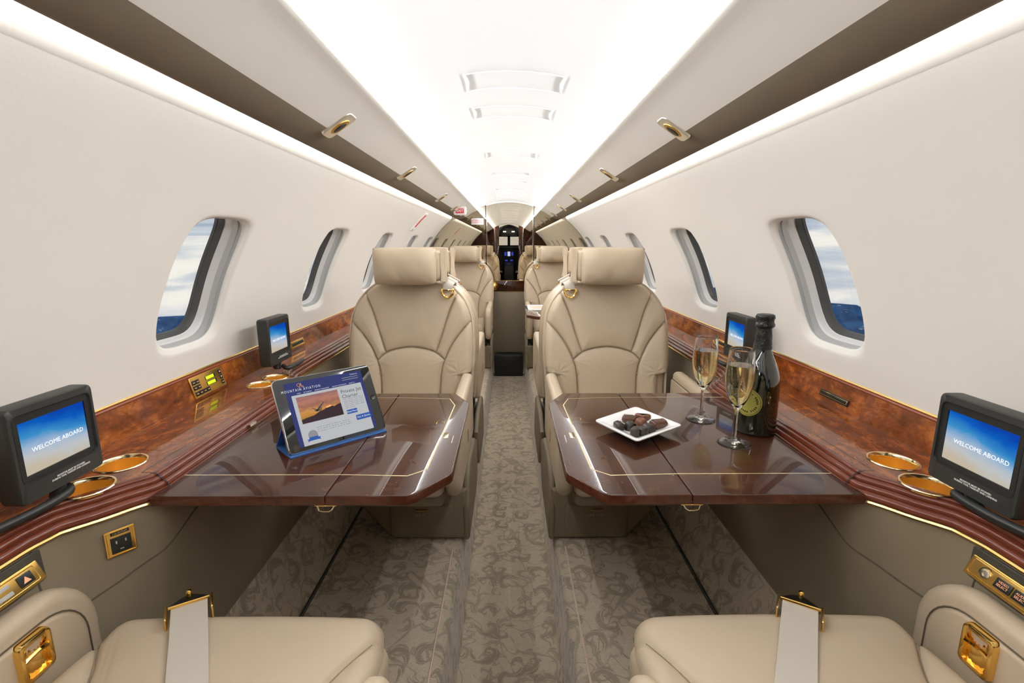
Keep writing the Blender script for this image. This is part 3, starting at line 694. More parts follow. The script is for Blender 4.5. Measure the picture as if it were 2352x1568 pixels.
def make_seat(sx, close=False):
    root = thing('cabin_armchair')
    def B(mb, name, mat, par=root, **k): return mb.build(name, mat, par, **k)
    # --- backrest cushion
    def mir(P): return [(-x, z) for x, z in P]
    s1 = sm2([(-.196, .885), (-.158, .80), (-.126, .70), (-.104, .637)])
    s2 = sm2([(-.256, .765), (-.205, .715), (-.158, .645), (-.128, .565), (-.120, .47), (-.122, .40)])
    arch = sm2([(-.138, .603), (-.094, .637), (0, .655), (.094, .637), (.138, .603)])
    seams = [s1, mir(s1), s2, mir(s2), arch]
    def creases(x, w_):
        # folds in the leather where the upper panels narrow and under the wings
        a = 0
        for c_, dr in ((-1, 1), (1, 1)):
            dx = x*c_-.128; dz = w_-.60
            r_ = math.hypot(dx, dz)
            if r_ < .11: a += .0016*math.sin(math.atan2(dz, dx)*13)*math.exp(-(r_/.05)**2)*min(1, r_/.02)
            dx = abs(x)-.20; dz = w_-.555
            r_ = math.hypot(dx, dz)
            if r_ < .09: a += .0018*math.sin(math.atan2(dz, dx)*9+1)*math.exp(-(r_/.035)**2)*min(1, r_/.012)
        a += .0012*math.sin(w_*95+x*20)*math.exp(-((abs(x)-.205)/.03)**2)*math.exp(-((w_-.83)/.05)**2)
        return a/2
    mb = MB(); puffy(mb, lambda x, w_, z: (x*sx, back_y(w_)-z, w_), .40, .937, lambda w_: interp(BW, w_), seams, 150, 170, er=.032, puff=.015, wr=.02, gw=.0032, gd=.008, extra=creases, bottom=False)
    br = B(mb, 'backrest', 'leather', angle=75)
    for S in seams:
        q = MB(); q.tube([(x*sx, back_y(z)+.0035-(.001 if abs(x) < .2 else -.003), z) for x, z in S if abs(x) < interp(BW, z)-.012], .0008, 5); q.build('stitching', 'seam', br)  # dark tube is the thread and also the shadow in the groove
    # --- back shell
    ol = [(-h, z) for z, h in BW[2:]]+[(h, z) for z, h in reversed(BW[2:])]
    ol = [(-.235, .34), (-.245, .45)]+ol+[(.245, .45), (.235, .34)]
    mb = MB(); mb.slab([(x*1.022, z*1.0+.006) for x, z in ol], .115, .035, lambda x, z, d: (x*sx, back_y(z)+.022+d, z), 6)
    B(mb, 'back_shell', 'leather', angle=60)
    mb = MB(); pth = [(x*1.006, back_y(z)+.024, z+.002) for x, z in ol[1:-1]]
    mb.tube([(x*sx, y, z) for x, y, z in smooth_path(pth, 3)], .0055, 6); B(mb, 'shell_piping', 'leather')
    # --- headrest pillow and folded cover behind it
    def pil(mb, cx, cz, hw, hh, th, yo, wr=1):
        n, k = 40, 26; F = []; Bk = []
        for j in range(k+1):
            v = -1+2*j/k; a = []; b_ = []
            for i in range(n+1):
                u = -1+2*i/n
                e = (1-abs(u)**3.4)*(1-abs(v)**2.4); e = max(0, e)**.5
                px = cx+hw*u*(1-.03*abs(v)**5+.012*v); pz = cz+hh*v*(1-.05*abs(u)**6)
                wv = .0008*math.sin(9*u+4*v)*e+.004*math.exp(-((u*sx*-1-.25-.25*v)/.09)**2)*(v < 0)*v*-1*-1
                for cu in (-1, 1):
                    dx, dz = u-cu*1.0, v+1.0; r_ = math.hypot(dx, dz)
                    wv -= .0022*max(0, math.sin(math.atan2(dz, dx*cu*-1)*8))*math.exp(-((r_-.35)/.25)**2)
                a.append((px*sx, yo-th*e-wv*wr, pz)); b_.append((px*sx, yo+th*.25*e, pz))
            F.append(a); Bk.append(b_)
        mb.grid(F); mb.grid(Bk)
    mb = MB(); pil(mb, -.004, .987, .124, .073, .055, .255)
    hr = B(mb, 'headrest', 'leather', angle=80)
    mb = MB(); mb.slab(rr(-.112, .925, .142, 1.046, .03, 5), .075, .028, lambda x, z, d: (x*sx, .268+d+.003*math.sin(z*60), z), 4); B(mb, 'headrest_core', 'leather', angle=60)
    for k, (dy, dx, dz) in enumerate([] if close else [(.0, 0, 0), (.022, .006, -.006), (.046, .003, .002)]):
        mb = MB(); rows = []
        for j in range(15):
            v = j/14; z = lerp(.925, 1.055+dz, v); row = []
            for i in range(9):
                u = i/8; a = PI*u
                row.append(((.134+dx+.018*math.sin(a)*(1-.3*math.sin(PI*v))+.0012*math.sin(7*v+k*2))*sx, .272+dy+.020*u+.002*math.sin(5*v+k), z))
            rows.append(row)
        mb.grid(rows); o_ = B(mb, 'cover_fold', 'leather', hr, angle=80)
    # --- shoulder belt guide: strap and gold ring on the aisle shoulder
    gx, gz = .158, .905; yb = back_y(gz)-.022
    ctr = smooth_path([(-.004, yb-.008, .884), (-.002, yb-.005, .902), (0, yb+.008, .917), (0, yb+.035, .924), (0, yb+.085, .922), (0, yb+.125, .905)], 5)
    def shp(p, dx): return (sx*(gx+p.x+dx), p.y, p.z-.55*dx*min(1, max(0, (p.y-yb+.008)/.03)))
    mb = MB(); mb.grid([[shp(p, -.020), shp(p, 0), shp(p, .020)] for p in ctr]); mb.grid([[tuple(Vector(shp(p, d))-Vector((0, 0, .0025))) for d in (-.020, 0, .020)] for p in ctr]); B(mb, 'shoulder_belt', 'belt')
    rz_ = .884
    mb = MB(); rg = [(sx*(gx-.004+.023*math.cos(PI+PI*k/12)), yb-.012, rz_+.026*math.sin(PI+PI*k/12)) for k in range(13)]
    mb.tube([(sx*(gx-.027), yb-.010, rz_+.010)]+rg+[(sx*(gx+.019), yb-.010, rz_+.010)], [.0048]*15, 8)
    mb.tube([(sx*(gx-.027), yb-.010, rz_+.004), (sx*(gx+.019), yb-.010, rz_+.004)], .003, 6); B(mb, 'belt_ring', 'gold')
    mb = MB(); mb.slab(rr(-.026, .060, .026, .084, .004, 3), .007, .002, lambda x, y, d: (sx*(gx+x), yb+y, .929-.55*x-d), 3); B(mb, 'belt_guide', 'belt')
    # --- seat cushion
    f0, f1 = (-.325 if close else -.315), .27
    hwc = .241 if close else .205
    cs = [sm2([(-hwc-.004, -.285), (-hwc*.90, -.255), (-hwc*.74, -.19), (-hwc*.60, -.10), (-hwc*.53, .02), (-hwc*.5, .27)])]
    cs += [[(-x, z) for x, z in cs[0]]]
    def chw(y): return hwc-(.012*max(0, (-.255-y)/.06) if y < -.255 else 0)
    def cf(x, y):
        a = 0
        for k in range(3):
            xx = x*sx+(-1 if close else 1)*0
            d = (abs(x)-hwc*.60+.012+.010*k)-.55*(-y-.12)
            a -= .0018*math.exp(-(d/.004)**2)*(math.exp(-((y+.22)/.06)**2))*(x*sx*(1 if close else -1) > 0)
        return a+.004*math.cos(x*9)*math.cos((y+.05)*4)
    mb = MB(); puffy(mb, lambda x, y, z: (x*sx, y, (.434 if close else .425)+z-.03*max(0, y)/.3), f0, f1, chw, cs, 140, 140, er=.036 if close else .045, puff=.015, wr=.036 if close else .05, gd=.007, gw=.0035, extra=cf)
    sc_ = B(mb, 'seat_cushion', 'leather', angle=75)
    for S in cs:
        q = MB(); q.tube([(x*sx, y, (.434 if close else .425)-.0032-.03*max(0, y)/.3+cf(x, y)-(max(0, (-.285-y))*.35)) for x, y in S if abs(x) < hwc-.012], .0008, 5); q.build('stitching', 'seam', sc_)  # thread and groove shadow drawn as one dark line
    mb = MB(); mb.slab([(x, y) for x, y in rr(-hwc+.002, f0+.002, hwc-.002, f1, [.03, .03, .01, .01], 4)], .085, .02, lambda x, y, d: (x*sx, y, .388-d), 4); B(mb, 'cushion_base', 'leather', angle=50)
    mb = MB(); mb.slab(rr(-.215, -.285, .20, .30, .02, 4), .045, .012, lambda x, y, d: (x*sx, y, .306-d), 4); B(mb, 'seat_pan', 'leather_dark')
    mb = MB(); mb.slab([(-.03, -.02), (.215, -.02), (.215, .36), (-.03, .36)], .075, .01, lambda x, y, d: (x*sx, y, .268-d), 3); B(mb, 'pivot_column', 'black_matte')
    # --- armrests
    def arm(x0, T, y0, y1, z0, z1, rf, name, side, hw_panel=True, face=1):
        ol = rr(y0, z0, y1, z1, [rf*.9, .02, .02, rf], 9)
        a = thing(name); a.parent = root; bpy.data.objects.remove(a)
        m = MB(); m.slab(ol, T, T*.42, lambda y, z, d: (sx*(x0+side*d), y, z), 6); b_ = B(m, name, 'leather', angle=60)
        # inner panel: raised pad with a seam groove round it, on the face towards the cushion
        il = rr(y0+.034, z0+.02, y1, z1-.034, [rf*.7, .01, .01, rf*.72], 9)
        m = MB(); m.slab(il, .012, .006, lambda y, z, d: (sx*(x0-side*.0035+side*d), y, z), 4); m.build('armrest_panel', 'leather', b_, angle=60)
        m = MB(); lp = [(sx*(x0-side*.0002), y, z) for y, z in rr(y0+.031, z0+.017, y1, z1-.031, [rf*.72, .01, .01, rf*.74], 9)]; m.tube(lp+[lp[0]], .0016, 5, caps=False); m.build('armrest_seam', 'seam_dark', b_)
        return b_
    if close:
        oa = arm(-.268, .045, -.332, .25, .20, .536, .10, 'armrest_outer', -1)
        arm(.248, .038, -.155, .25, .24, .512, .055, 'armrest_inner', 1)
    else:
        oa = arm(-.262, .048, -.09, .25, .30, .565, .045, 'armrest_outer', -1)
        ia = arm(.212, .046, -.34, .24, .305, .562, .075, 'armrest_inner', 1)
    if close:
        # recline latch let into the inner face of the outer armrest
        yc, zc_ = -.205, .468; X = -.268
        Mx = lambda y, z, d: (sx*(X+.0045-d), yc+y, zc_+z)
        m = MB(); o1 = rr(-.026, -.034, .026, .034, .009, 5); i1 = rr(-.018, -.026, .018, .026, .004, 5)
        m.grid([[Mx(y*k, z*k2, d) for y, z in o1] for d, k, k2 in ((.006, 1, 1), (-.003, .985, .985), (-.0075, .93, .94), (-.0085, .86, .89))]+[[Mx(y, z, d) for y, z in i1] for d in (-.0075, -.003, .002)], close_u=True)
        lt = m.build('recline_latch', 'gold', oa)
        m = MB(); m.grid([[Mx(lerp(-.018, .018, i/10), lerp(-.026, .026, j/10), .0008-.0030*abs(math.sin(PI*i/10+.5))*math.cos(PI*j/10)+.0008*math.sin(i*2.4+j*1.3)-.001) for i in range(11)] for j in range(11)]); m.build('latch_bowl', 'gold', lt)
        m = MB(); m.tube([Mx(-.018+.036*k/8, .004+.005*math.sin(PI*k/8), -.005-.003*math.sin(PI*k/8)) for k in range(9)], .0035, 6); m.build('latch_lever', 'gold', lt)
    else:
        m = MB(); m.slab(rr(-.022, .375, -.010, .425, .004, 3), .005, .0015, lambda y, z, d: (sx*(.2595-d), y-.02, z), 3); m.build('armrest_button', 'gold', ia)
    # --- pedestal with life vest drawer
    m = MB(); pol = [(-.025, .002), (.248, .002), (.252, .20), (-.13, .20), (-.13, .125)]
    m.slab(pol, .45, .014, lambda x, z, d: (sx*x, -.055+d, z), 4); ped = B(m, 'pedestal', 'leather_dark')
    m = MB(); m.slab([(-.055, .002), (.20, .002), (.33, .002), (.40, .07), (.42, .20), (.30, .255), (.06, .27), (-.03, .23), (-.062, .12)], .024, .010, lambda y, z, d: (sx*(.236+d), y, z), 4); m.build('side_skirt', 'leather_dark', ped, angle=60)
    m = MB(); m.slab(rr(-.028, .012, .200, .142, [.006, .006, .014, .014], 4), .008, .004, lambda x, z, d: (sx*x, -.0605+d, z), 3); m.build('vest_drawer', 'leather_dark', ped)
    m = MB(); m.tube([(sx*(.065+.045*k/6), -.061-.003*math.sin(PI*k/6), .124) for k in range(7)], .0028, 6); m.build('drawer_pull', 'gold', ped)
    text('LIFE VEST', .0135, frame((sx*.088, -.0615, .102), (1, 0, 0), (0, 0, 1)), 'grey_print', ped)
    return root
GS = 'tan leather cabin armchairs'
sl = make_seat(1); sr = make_seat(-1)
def put(o, x, y, rot, label):
    o.location = (x, y, 0); o.rotation_euler = (0, 0, rot); o['label'] = label; o['category'] = 'armchair'; o['group'] = GS; return o
AY = 1.70
put(sl, -.405, AY, 0, 'tan leather armchair facing the viewer behind the left table with the tablet')
put(sr, .405, AY, 0, 'tan leather armchair facing the viewer behind the right table with the champagne')
put(copy_tree(sl), -.405, 4.27, 0, 'tan leather armchair facing the viewer against the mirror, left of the door')
put(copy_tree(sr), .405, 4.27, 0, 'tan leather armchair facing the viewer against the mirror, right of the door')
put(copy_tree(sr), -.405, 2.62, PI, 'tan leather armchair turned away, back to back behind the left front seat')
put(copy_tree(sl), .405, 2.62, PI, 'tan leather armchair turned away, back to back behind the right front seat')
cl_ = make_seat(-1, True); cr_ = make_seat(1, True)
put(cl_, -.447, .430, PI, 'tan leather armchair nearest the viewer at lower left, only cushion and armrests in view')
put(cr_, .447, .430, PI, 'tan leather armchair nearest the viewer at lower right, only cushion and armrests in view')
# lap belts lying over the two near cushions
def lap_belt(sg, p0, p1, label):
    w_ = .0265
    dv = Vector((p1[0]-p0[0], p1[1]-p0[1], 0)).normalized(); sd = Vector((dv.y, -dv.x, 0))
    path = []
    def zt(y): return .462
    n = 14
    for k in range(n+1):
        t = k/n; path.append(Vector((lerp(p0[0], p1[0], t), lerp(p0[1], p1[1], t), .4535+.004*t**2+.006*max(0, (t-.8)/.2))))
    pv = thing('lap_belt', label, 'seat belt', (p1[0], p1[1], .46), group='lap belts on the near seats')
    m = MB(); m.grid([[p-sd*w_, p, p+sd*w_] for p in path]); m.grid([[p-sd*w_+Vector((0, 0, .0022)), p+Vector((0, 0, .003)), p+sd*w_+Vector((0, 0, .0022))] for p in path]); 
    m.grid([[p-sd*w_, p-sd*w_+Vector((0, 0, .0022))] for p in path]); m.grid([[p+sd*w_, p+sd*w_+Vector((0, 0, .0022))] for p in path])
    m.build('webbing', 'belt', pv)
    e = path[-1]; up = Vector((0, 0, 1))
    def Q(a, b_, c): return e+sd*a+dv*b_+up*c
    m = MB(); m.tube([Q(-.030, .001, .004), Q(.030, .001, .004)], .0028, 8); m.build('bar', 'gold', pv)
    m = MB(); m.slab([(-.030, 0), (.030, 0), (.030, .006), (.012, .024), (.004, .030), (-.004, .030), (-.014, .024), (-.030, .006)], .004, .001, lambda x, y, d: tuple(Q(x, y, .005-d-y*.15)), 2); m.build('latch_plate', 'dark_metal', pv)
    m = MB(); m.lathe([(0, .014), (.0042, .012), (.0056, .005), (.004, 0)], tuple(Q(0, .020, .003)), 14, caps=(False, False)); m.build('stud', 'gold', pv)
    for s_ in (-1, 1):
        m = MB(); m.slab(rr(-.030, -.020, .010, .006, .003, 3), .003, .001, lambda x, y, d: tuple(Q(s_*(.0315+d), x, y)), 2); m.build('side_plate', 'gold_satin', pv)
lap_belt(-1, (-.365, .44), (-.549, .745), 'pale grey lap belt with gold fitting over the lower left seat cushion')
lap_belt(1, (.315, .44), (.497, .735), 'pale grey lap belt with gold fitting over the lower right seat cushion')
# ------------------------------------------------------------------ tables
TZ = .62
def make_table(sg):
    t = thing('folding_table', loc=(sg*.38, 1.14, TZ-.02))
    S = lambda P: [(sg*x, y) for x, y in P]
    T = .020
    Mz = lambda x, y, d: (x, y, TZ-d)
    def rnd(P, r=.006): return P
    inner = [(.338, .829), (.655, .829), (.655, 1.462), (.338, 1.462)]
    outer = [(.336, .829), (.336, 1.462), (.176, 1.462), (.163, 1.457), (.119, 1.373), (.1145, 1.36), (.1145, .925), (.118, .912), (.172, .838), (.187, .829)]
    m = MB(); m.slab(S(inner), T, .0022, Mz, 3); m.build('inner_leaf', 'burl_table', t, angle=50, edge='table_edge')
    m = MB(); m.slab(S(outer), T, .0022, Mz, 3); m.build('outer_leaf', 'burl_table', t, angle=50, edge='table_edge')
    # string inlay, flush with the veneer
    def strip(P, w_=.0015):
        m = MB()
        for (a, b_), (c_, d_) in zip(P, P[1:]):
            v = Vector((c_-a, d_-b_)).normalized(); n = Vector((-v.y, v.x))*w_; e = v*w_*.6
            m.face([(sg*(a+n.x-e.x), b_+n.y-e.y, TZ+.0003), (sg*(c_+n.x+e.x), d_+n.y+e.y, TZ+.0003), (sg*(c_-n.x+e.x), d_-n.y+e.y, TZ+.0003), (sg*(a-n.x-e.x), b_-n.y-e.y, TZ+.0003)])
        return m
    strip([(.645, .914), (.338, .914)]).build('brass_inlay', 'inlay', t, smooth=False)
    strip([(.336, .914), (.202, .908), (.168, .936), (.155, 1.345), (.176, 1.405), (.336, 1.417)]).build('brass_inlay', 'inlay', t, smooth=False)
    strip([(.338, 1.417), (.645, 1.417)]).build('brass_inlay', 'inlay', t, smooth=False)
    for y in (.835, 1.452):
        h = MB(); o_ = -1 if y < 1 else 1
        pts = [(sg*.355, y, TZ-T-.001), (sg*.352, y, TZ-T-.012), (sg*.345, y, TZ-T-.014), (sg*.334, y, TZ-T-.014), (sg*.328, y, TZ-T-.010), (sg*.322, y, TZ-T-.001)]
        h.tube(pts, .0016, 6); h.build('hinge', 'nickel', t)
        h = MB(); h.box((min(sg*.318, sg*.358), y-.003, TZ-T-.002), (max(sg*.318, sg*.358), y+.003, TZ-T)); h.build('hinge_plate', 'gold', t, smooth=False)
    h = MB(); h.slab([(sg*x, y) for x, y in rr(.145, 1.10, .158, 1.135, .003, 3)], .0012, .0004, lambda x, y, d: (x, y, TZ+.0008-d), 2); h.build('button_reflection', 'nickel', t)  # nickel tab stands in for the armrest button reflected in the tabletop
    h = MB()
    for k in range(7): h.box((min(sg*.1325, sg*.1345), 1.075+.0065*k, TZ), (max(sg*.1325, sg*.1345), 1.0785+.0065*k, TZ+.0003))
    h.build('printed_mark', 'white_print', t, smooth=False)['kind'] = 'stuff'
    # slide rails carrying the table from the console
    for y in (.95, 1.34):
        h = MB(); h.box((min(sg*.36, sg*.70), y-.01, TZ-T-.012), (max(sg*.36, sg*.70), y+.01, TZ-T)); h.build('slide_rail', 'dark_metal', t, smooth=False)
    return t
tl = make_table(-1); tr_ = make_table(1)
TG = 'glossy fold-out tables'
for o, l in ((tl, 'glossy dark burl fold-out table on the left holding the tablet'), (tr_, 'glossy dark burl fold-out table on the right holding the champagne and plate')): tag(o, l, 'table', TG)
t3 = copy_tree(tr_); t3.location.y += 2.285; tag(t3, 'glossy dark burl fold-out table far back on the right holding a magazine', 'table', TG)
mg = thing('magazine', 'open-faced white magazine with a dim pink cover picture on the far right table', 'magazine', (.21, 3.5, TZ))
m = MB(); m.slab(rr(.135, 3.40, .33, 3.67, .003, 2), .008, .001, lambda x, y, d: (x, y, TZ+.0085-d), 2); m.build('pages', 'white_print', mg)
m = MB(); m.box((.150, 3.43, TZ+.0085), (.315, 3.60, TZ+.0092)); m.build('cover_picture', 'piping', mg, smooth=False)

# ------------------------------------------------------------------ monitors on swing arms
def make_monitor():
    r = thing('seat_monitor')
    W2, H2 = .0785, .0775
    # body centred so that the screen centre is the origin; faces -Y; x right, z up
    z0, z1 = -.086, .070
    m = MB(); Z_ = lambda P, k: [(x*k, (z-(z0+z1)/2)*k+(z0+z1)/2) for x, z in P]
    oo = rr(-W2, z0, W2, z1, .008, 5); o1 = rr(-.071, -.054, .071, .057, .010, 5); i1 = rr(-.0605, -.0435, .0605, .0435, .001, 5)
    m.grid([[(x, y_, z) for x, z in P] for P, y_ in ((Z_(oo, .90), .029), (Z_(oo, .97), .029), (Z_(oo, .995), .026), (oo, .021), (oo, .000), (Z_(oo, .995), -.0035), (Z_(oo, .975), -.006), (o1, -.0062))], close_u=True)
    m.face([(x, .029, z) for x, z in Z_(oo, .90)]); m.build('housing', 'dark_bezel', r, angle=50)
    m = MB(); m.grid([[(x, y_, z) for x, z in P] for P, y_ in ((o1, -.0062), ([(x*.985, z*.985) for x, z in o1], -.0040), (i1, -.0036), (i1, -.0010), ([(x*.98, z*.98) for x, z in i1], -.0010))], close_u=True)
    bz = m.build('bezel', 'black_plastic', r)
    m = MB(); m.tube([(x, -.0062, z) for x, z in o1+[o1[0]]], .0006, 5, caps=False); m.build('bezel_rim', 'dark_metal', bz)
    m = MB(); m.face([(-.0602, -.0014, -.0432), (.0602, -.0014, -.0432), (.0602, -.0014, .0432), (-.0602, -.0014, .0432)])
    s_ = m.build('screen', 'screen_sky', r, smooth=False, uv=lambda p: ((p.x+.06)/.12, (p.z+.043)/.086))
    text('WELCOME ABOARD', .0104, frame((.0045, -.0018, -.006), (1, 0, 0), (0, 0, 1)), 'screen_text', s_, bold=0, ext=.0001)
    text('MONITOR MUST BE STOWED\nDURING TAXI, TAKEOFF AND LANDING', .0041, frame((.012, -.0064, -.0655), (1, 0, 0), (0, 0, 1)), 'white_print', r, ext=.0001, bold=.0001)
    m = MB(); m.lathe([(.012, 0), (.014, .004), (.012, .010), (.012, .026)], (.0, .011, z0-.022), 20); m.build('swivel', 'black_plastic', r)
    return r
MG = 'seat monitors on swing arms'
mon0 = make_monitor()
def place_mon(o, x, y, z, rz, label, arm):
    o.location = (x, y, z); o.rotation_euler = (0, 0, rz); tag(o, label, 'monitor', MG)
    Mi = (Matrix.Translation((x, y, z)) @ Matrix.Rotation(rz, 4, 'Z')).inverted()
    m = MB(); m.tube([tuple(Mi @ Vector(p)) for p in smooth_path(arm, 5)], .0075, 10)
    m.v = list(m.v); m.build('swing_arm', 'black_plastic', o)
mons = [mon0]+[copy_tree(mon0) for _ in range(3)]
place_mon(mons[0], -.76, .782, .755, PI/2, 'black seat monitor reading WELCOME ABOARD on the near left ledge', [(-.765, .795, .658), (-.752, .775, .656), (-.752, .71, .655), (-.775, .60, .655), (-.80, .48, .654), (-.80, .40, .648)])
place_mon(mons[1], .762, .745, .748, -PI/2, 'black seat monitor reading WELCOME ABOARD on the near right ledge', [(.765, .765, .658), (.752, .755, .656), (.752, .68, .655), (.775, .58, .655), (.80, .46, .654), (.80, .38, .648)])
place_mon(mons[2], -.777, 1.632, .765, PI/2, 'black seat monitor on the left ledge before the left facing seat', [(-.765, 1.625, .668), (-.742, 1.61, .664), (-.728, 1.66, .668), (-.735, 1.71, .668), (-.755, 1.75, .655)])
place_mon(mons[3], .785, 1.665, .765, -PI/2, 'black seat monitor on the right ledge behind the champagne bottle', [(.775, 1.66, .668), (.748, 1.65, .664), (.735, 1.70, .668), (.742, 1.75, .668), (.762, 1.79, .655)])

# ------------------------------------------------------------------ tableware
def flute(x, y, label):
    g = thing('champagne_flute', label, 'glass', (x, y, TZ+.0006), group='champagne flutes')
    c = (x, y, TZ+.0006)
    out = [(.0, 0), (.034, 0), (.0355, .0008), (.034, .0018), (.020, .0035), (.009, .0065), (.0052, .012), (.0038, .030), (.0036, .055), (.0040, .074), (.0062, .083), (.0135, .094), (.0225, .112), (.0285, .135), (.0305, .155), (.0300, .178), (.0278, .203), (.0262, .221)]
    inn = [(.0250, .2213), (.0266, .203), (.0288, .178), (.0293, .155), (.0273, .135), (.0212, .112), (.0120, .0965), (.004, .090), (.0, .0885)]
    P = [(max(r, .0002), z) for r, z in out+inn]
    sm = smooth_path([(r, z, 0) for r, z in P], 3); m = MB(); m.lathe([(max(p.x, .0001), p.y) for p in sm], c, 48, caps=(False, False)); m.build('glass', 'clear_glass', g, angle=60)
    W_ = [(.0001, .0890), (.004, .0905), (.0119, .0970), (.0211, .1125), (.0272, .1352), (.0292, .155), (.0287, .178), (.0281, .186), (.0001, .186)]
    m = MB(); m.lathe(W_, c, 40, caps=(False, False)); m.build('champagne', 'wine', g, angle=40)
    bb = MB(); rn = random.Random(int(x*1e4))
    for k in range(34):
        a = rn.uniform(0, 2*PI); z = rn.uniform(.115, .183); r = .0265*math.sqrt(rn.random())*min(1, (z-.085)/.05); s_ = rn.uniform(.00035, .0008)
        p = (x+r*math.cos(a), y+r*math.sin(a), TZ+z)
        bb.add([(p[0]+s_, p[1], p[2]), (p[0]-s_, p[1], p[2]), (p[0], p[1]+s_, p[2]), (p[0], p[1]-s_, p[2]), (p[0], p[1], p[2]+s_), (p[0], p[1], p[2]-s_)], [(0, 2, 4), (2, 1, 4), (1, 3, 4), (3, 0, 4), (2, 0, 5), (1, 2, 5), (3, 1, 5), (0, 3, 5)])
    bb.build('bubbles', 'white_print', g)['kind'] = 'stuff'
flute(.519, 1.067, 'champagne flute standing closest to the viewer, in front of the bottle')
flute(.503, 1.226, 'champagne flute standing farther back, beside the plate of chocolates')
bx, by = .605, 1.145
bt = thing('champagne_bottle', 'dark green champagne bottle with black foil neck and gold label', 'bottle', (bx, by, TZ+.0006))
c = (bx, by, TZ+.0006)
pr = [(.0001, .004), (.030, .002), (.042, .0), (.0455, .004), (.046, .02), (.046, .115), (.0452, .135), (.042, .155), (.0345, .180), (.0265, .200), (.0205, .220), (.0178, .240), (.0165, .262), (.0155, .28)]; pr = [(r, z*.935) for r, z in pr]
m = MB(); m.lathe([(p.x, p.y) for p in smooth_path([(r, z, 0) for r, z in pr], 4)], c, 56, caps=(False, True)); m.build('body', 'bottle_glass', bt, angle=60)
m = MB(); rows = []
fp = [(.0212, .222), (.0200, .232), (.0188, .242), (.0175, .262), (.0166, .272), (.0172, .276), (.0205, .278), (.0208, .284), (.0190, .290), (.0192, .297), (.0205, .300), (.0205, .305), (.0180, .309), (.010, .3105), (.0001, .3105)]
fp = [(r, z*.935) for r, z in fp]; fs = smooth_path([(r, z, 0) for r, z in fp], 3); n = 48
for p in fs:
    row = []
    for i in range(n):
        a = 2*PI*i/n; k = 1+(.025*math.sin(a*7+p.y*160)+.02*math.sin(a*13-p.y*300)) * (1 if p.y > .23 else .3)
        row.append((c[0]+p.x*k*math.cos(a), c[1]+p.x*k*math.sin(a), c[2]+p.y))
    rows.append(row)
m.grid(rows, close_u=True); fo = m.build('foil', 'foil', bt, angle=80)
m = MB(); a0 = math.radians(245); cc = (c[0]+.0205*math.cos(a0), c[1]+.0205*math.sin(a0), c[2]+.268)
m.tube([(cc[0]+.005*math.cos(t_)*-math.sin(a0), cc[1]+.005*math.cos(t_)*math.cos(a0), cc[2]+.0055*math.sin(t_)) for t_ in [2*PI*k/14 for k in range(15)]], .0012, 6, caps=False); m.build('wire_ring', 'dark_metal', fo)
def oval(r0, hw_, hh, zc, a0, rr_=.0463, n=28):
    m = MB(); rows = []
    for k in (1, .75, .5, .25, .01):
        rows.append([(c[0]+rr_*math.cos(a0+hw_*k*math.cos(2*PI*i/n)/rr_), c[1]+rr_*math.sin(a0+hw_*k*math.cos(2*PI*i/n)/rr_), c[2]+zc+hh*k*math.sin(2*PI*i/n)) for i in range(n)])
    m.grid(rows, close_u=True); return m
aL = math.radians(214)
lb = oval(0, .034, .034, .082, aL).build('label', 'bottle_label', bt)
m = MB(); P = [(c[0]+.0466*math.cos(aL+.031*math.cos(2*PI*i/40)/.0463), c[1]+.0466*math.sin(aL+.031*math.cos(2*PI*i/40)/.0463), c[2]+.082+.031*math.sin(2*PI*i/40)) for i in range(41)]
m.tube(P, .0004, 4, caps=False); m.build('label_ring', 'bottle_glass', lb)
m = MB()
for i in range(30):
    t_ = 2*PI*i/30
    if i % 5 == 4: continue
    for s_ in (0,):
        q = [(aL+.0225*math.cos(t_+o)*k/.0463, .0225*math.sin(t_+o)*k) for o, k in ((-.05, .95), (.05, .95), (.07, 1.12), (-.03, 1.15))]
        m.face([(c[0]+.0466*math.cos(a), c[1]+.0466*math.sin(a), c[2]+.082+z) for a, z in q])
m.build('label_pattern', 'bottle_glass', lb, smooth=False)['kind'] = 'stuff'

# square plate, raised on a foot, tilted rim
pc = Vector((.311, 1.133, TZ)); ex_v = Vector((.0775*1.28, -.053*1.1, 0)); 
Wc, Nc, Ec, Sc = [Vector((a, b_, 0)) for a, b_ in ((.209, 1.147), (.338, 1.252), (.415, 1.113), (.281, 1.016))]
def bil(u, v): # u,v in -1..1
    a, b_ = (u+1)/2, (v+1)/2
    return (Sc*(1-a)*(1-b_)+Ec*a*(1-b_)+Nc*a*b_+Wc*(1-a)*b_)
pl = thing('square_plate', 'square white porcelain plate of chocolates on the right table', 'plate', (pc.x, pc.y, TZ))
m = MB(); o1 = rr(-1, -1, 1, 1, .13, 6)
rows = []
for k, z in ((.42, .0006), (.50, .0008), (.60, .006), (.78, .016), (.96, .0225), (1.0, .025), (.998, .0275), (.96, .0278), (.80, .0245), (.62, .0165), (.50, .0135), (.3, .013), (.02, .013)):
    rows.append([tuple(bil(x*k, y*k)+Vector((0, 0, TZ+z))) for x, y in o1])
m.grid(rows, close_u=True); m.face(rows[0]); m.build('dish', 'plate_white', pl, angle=60)
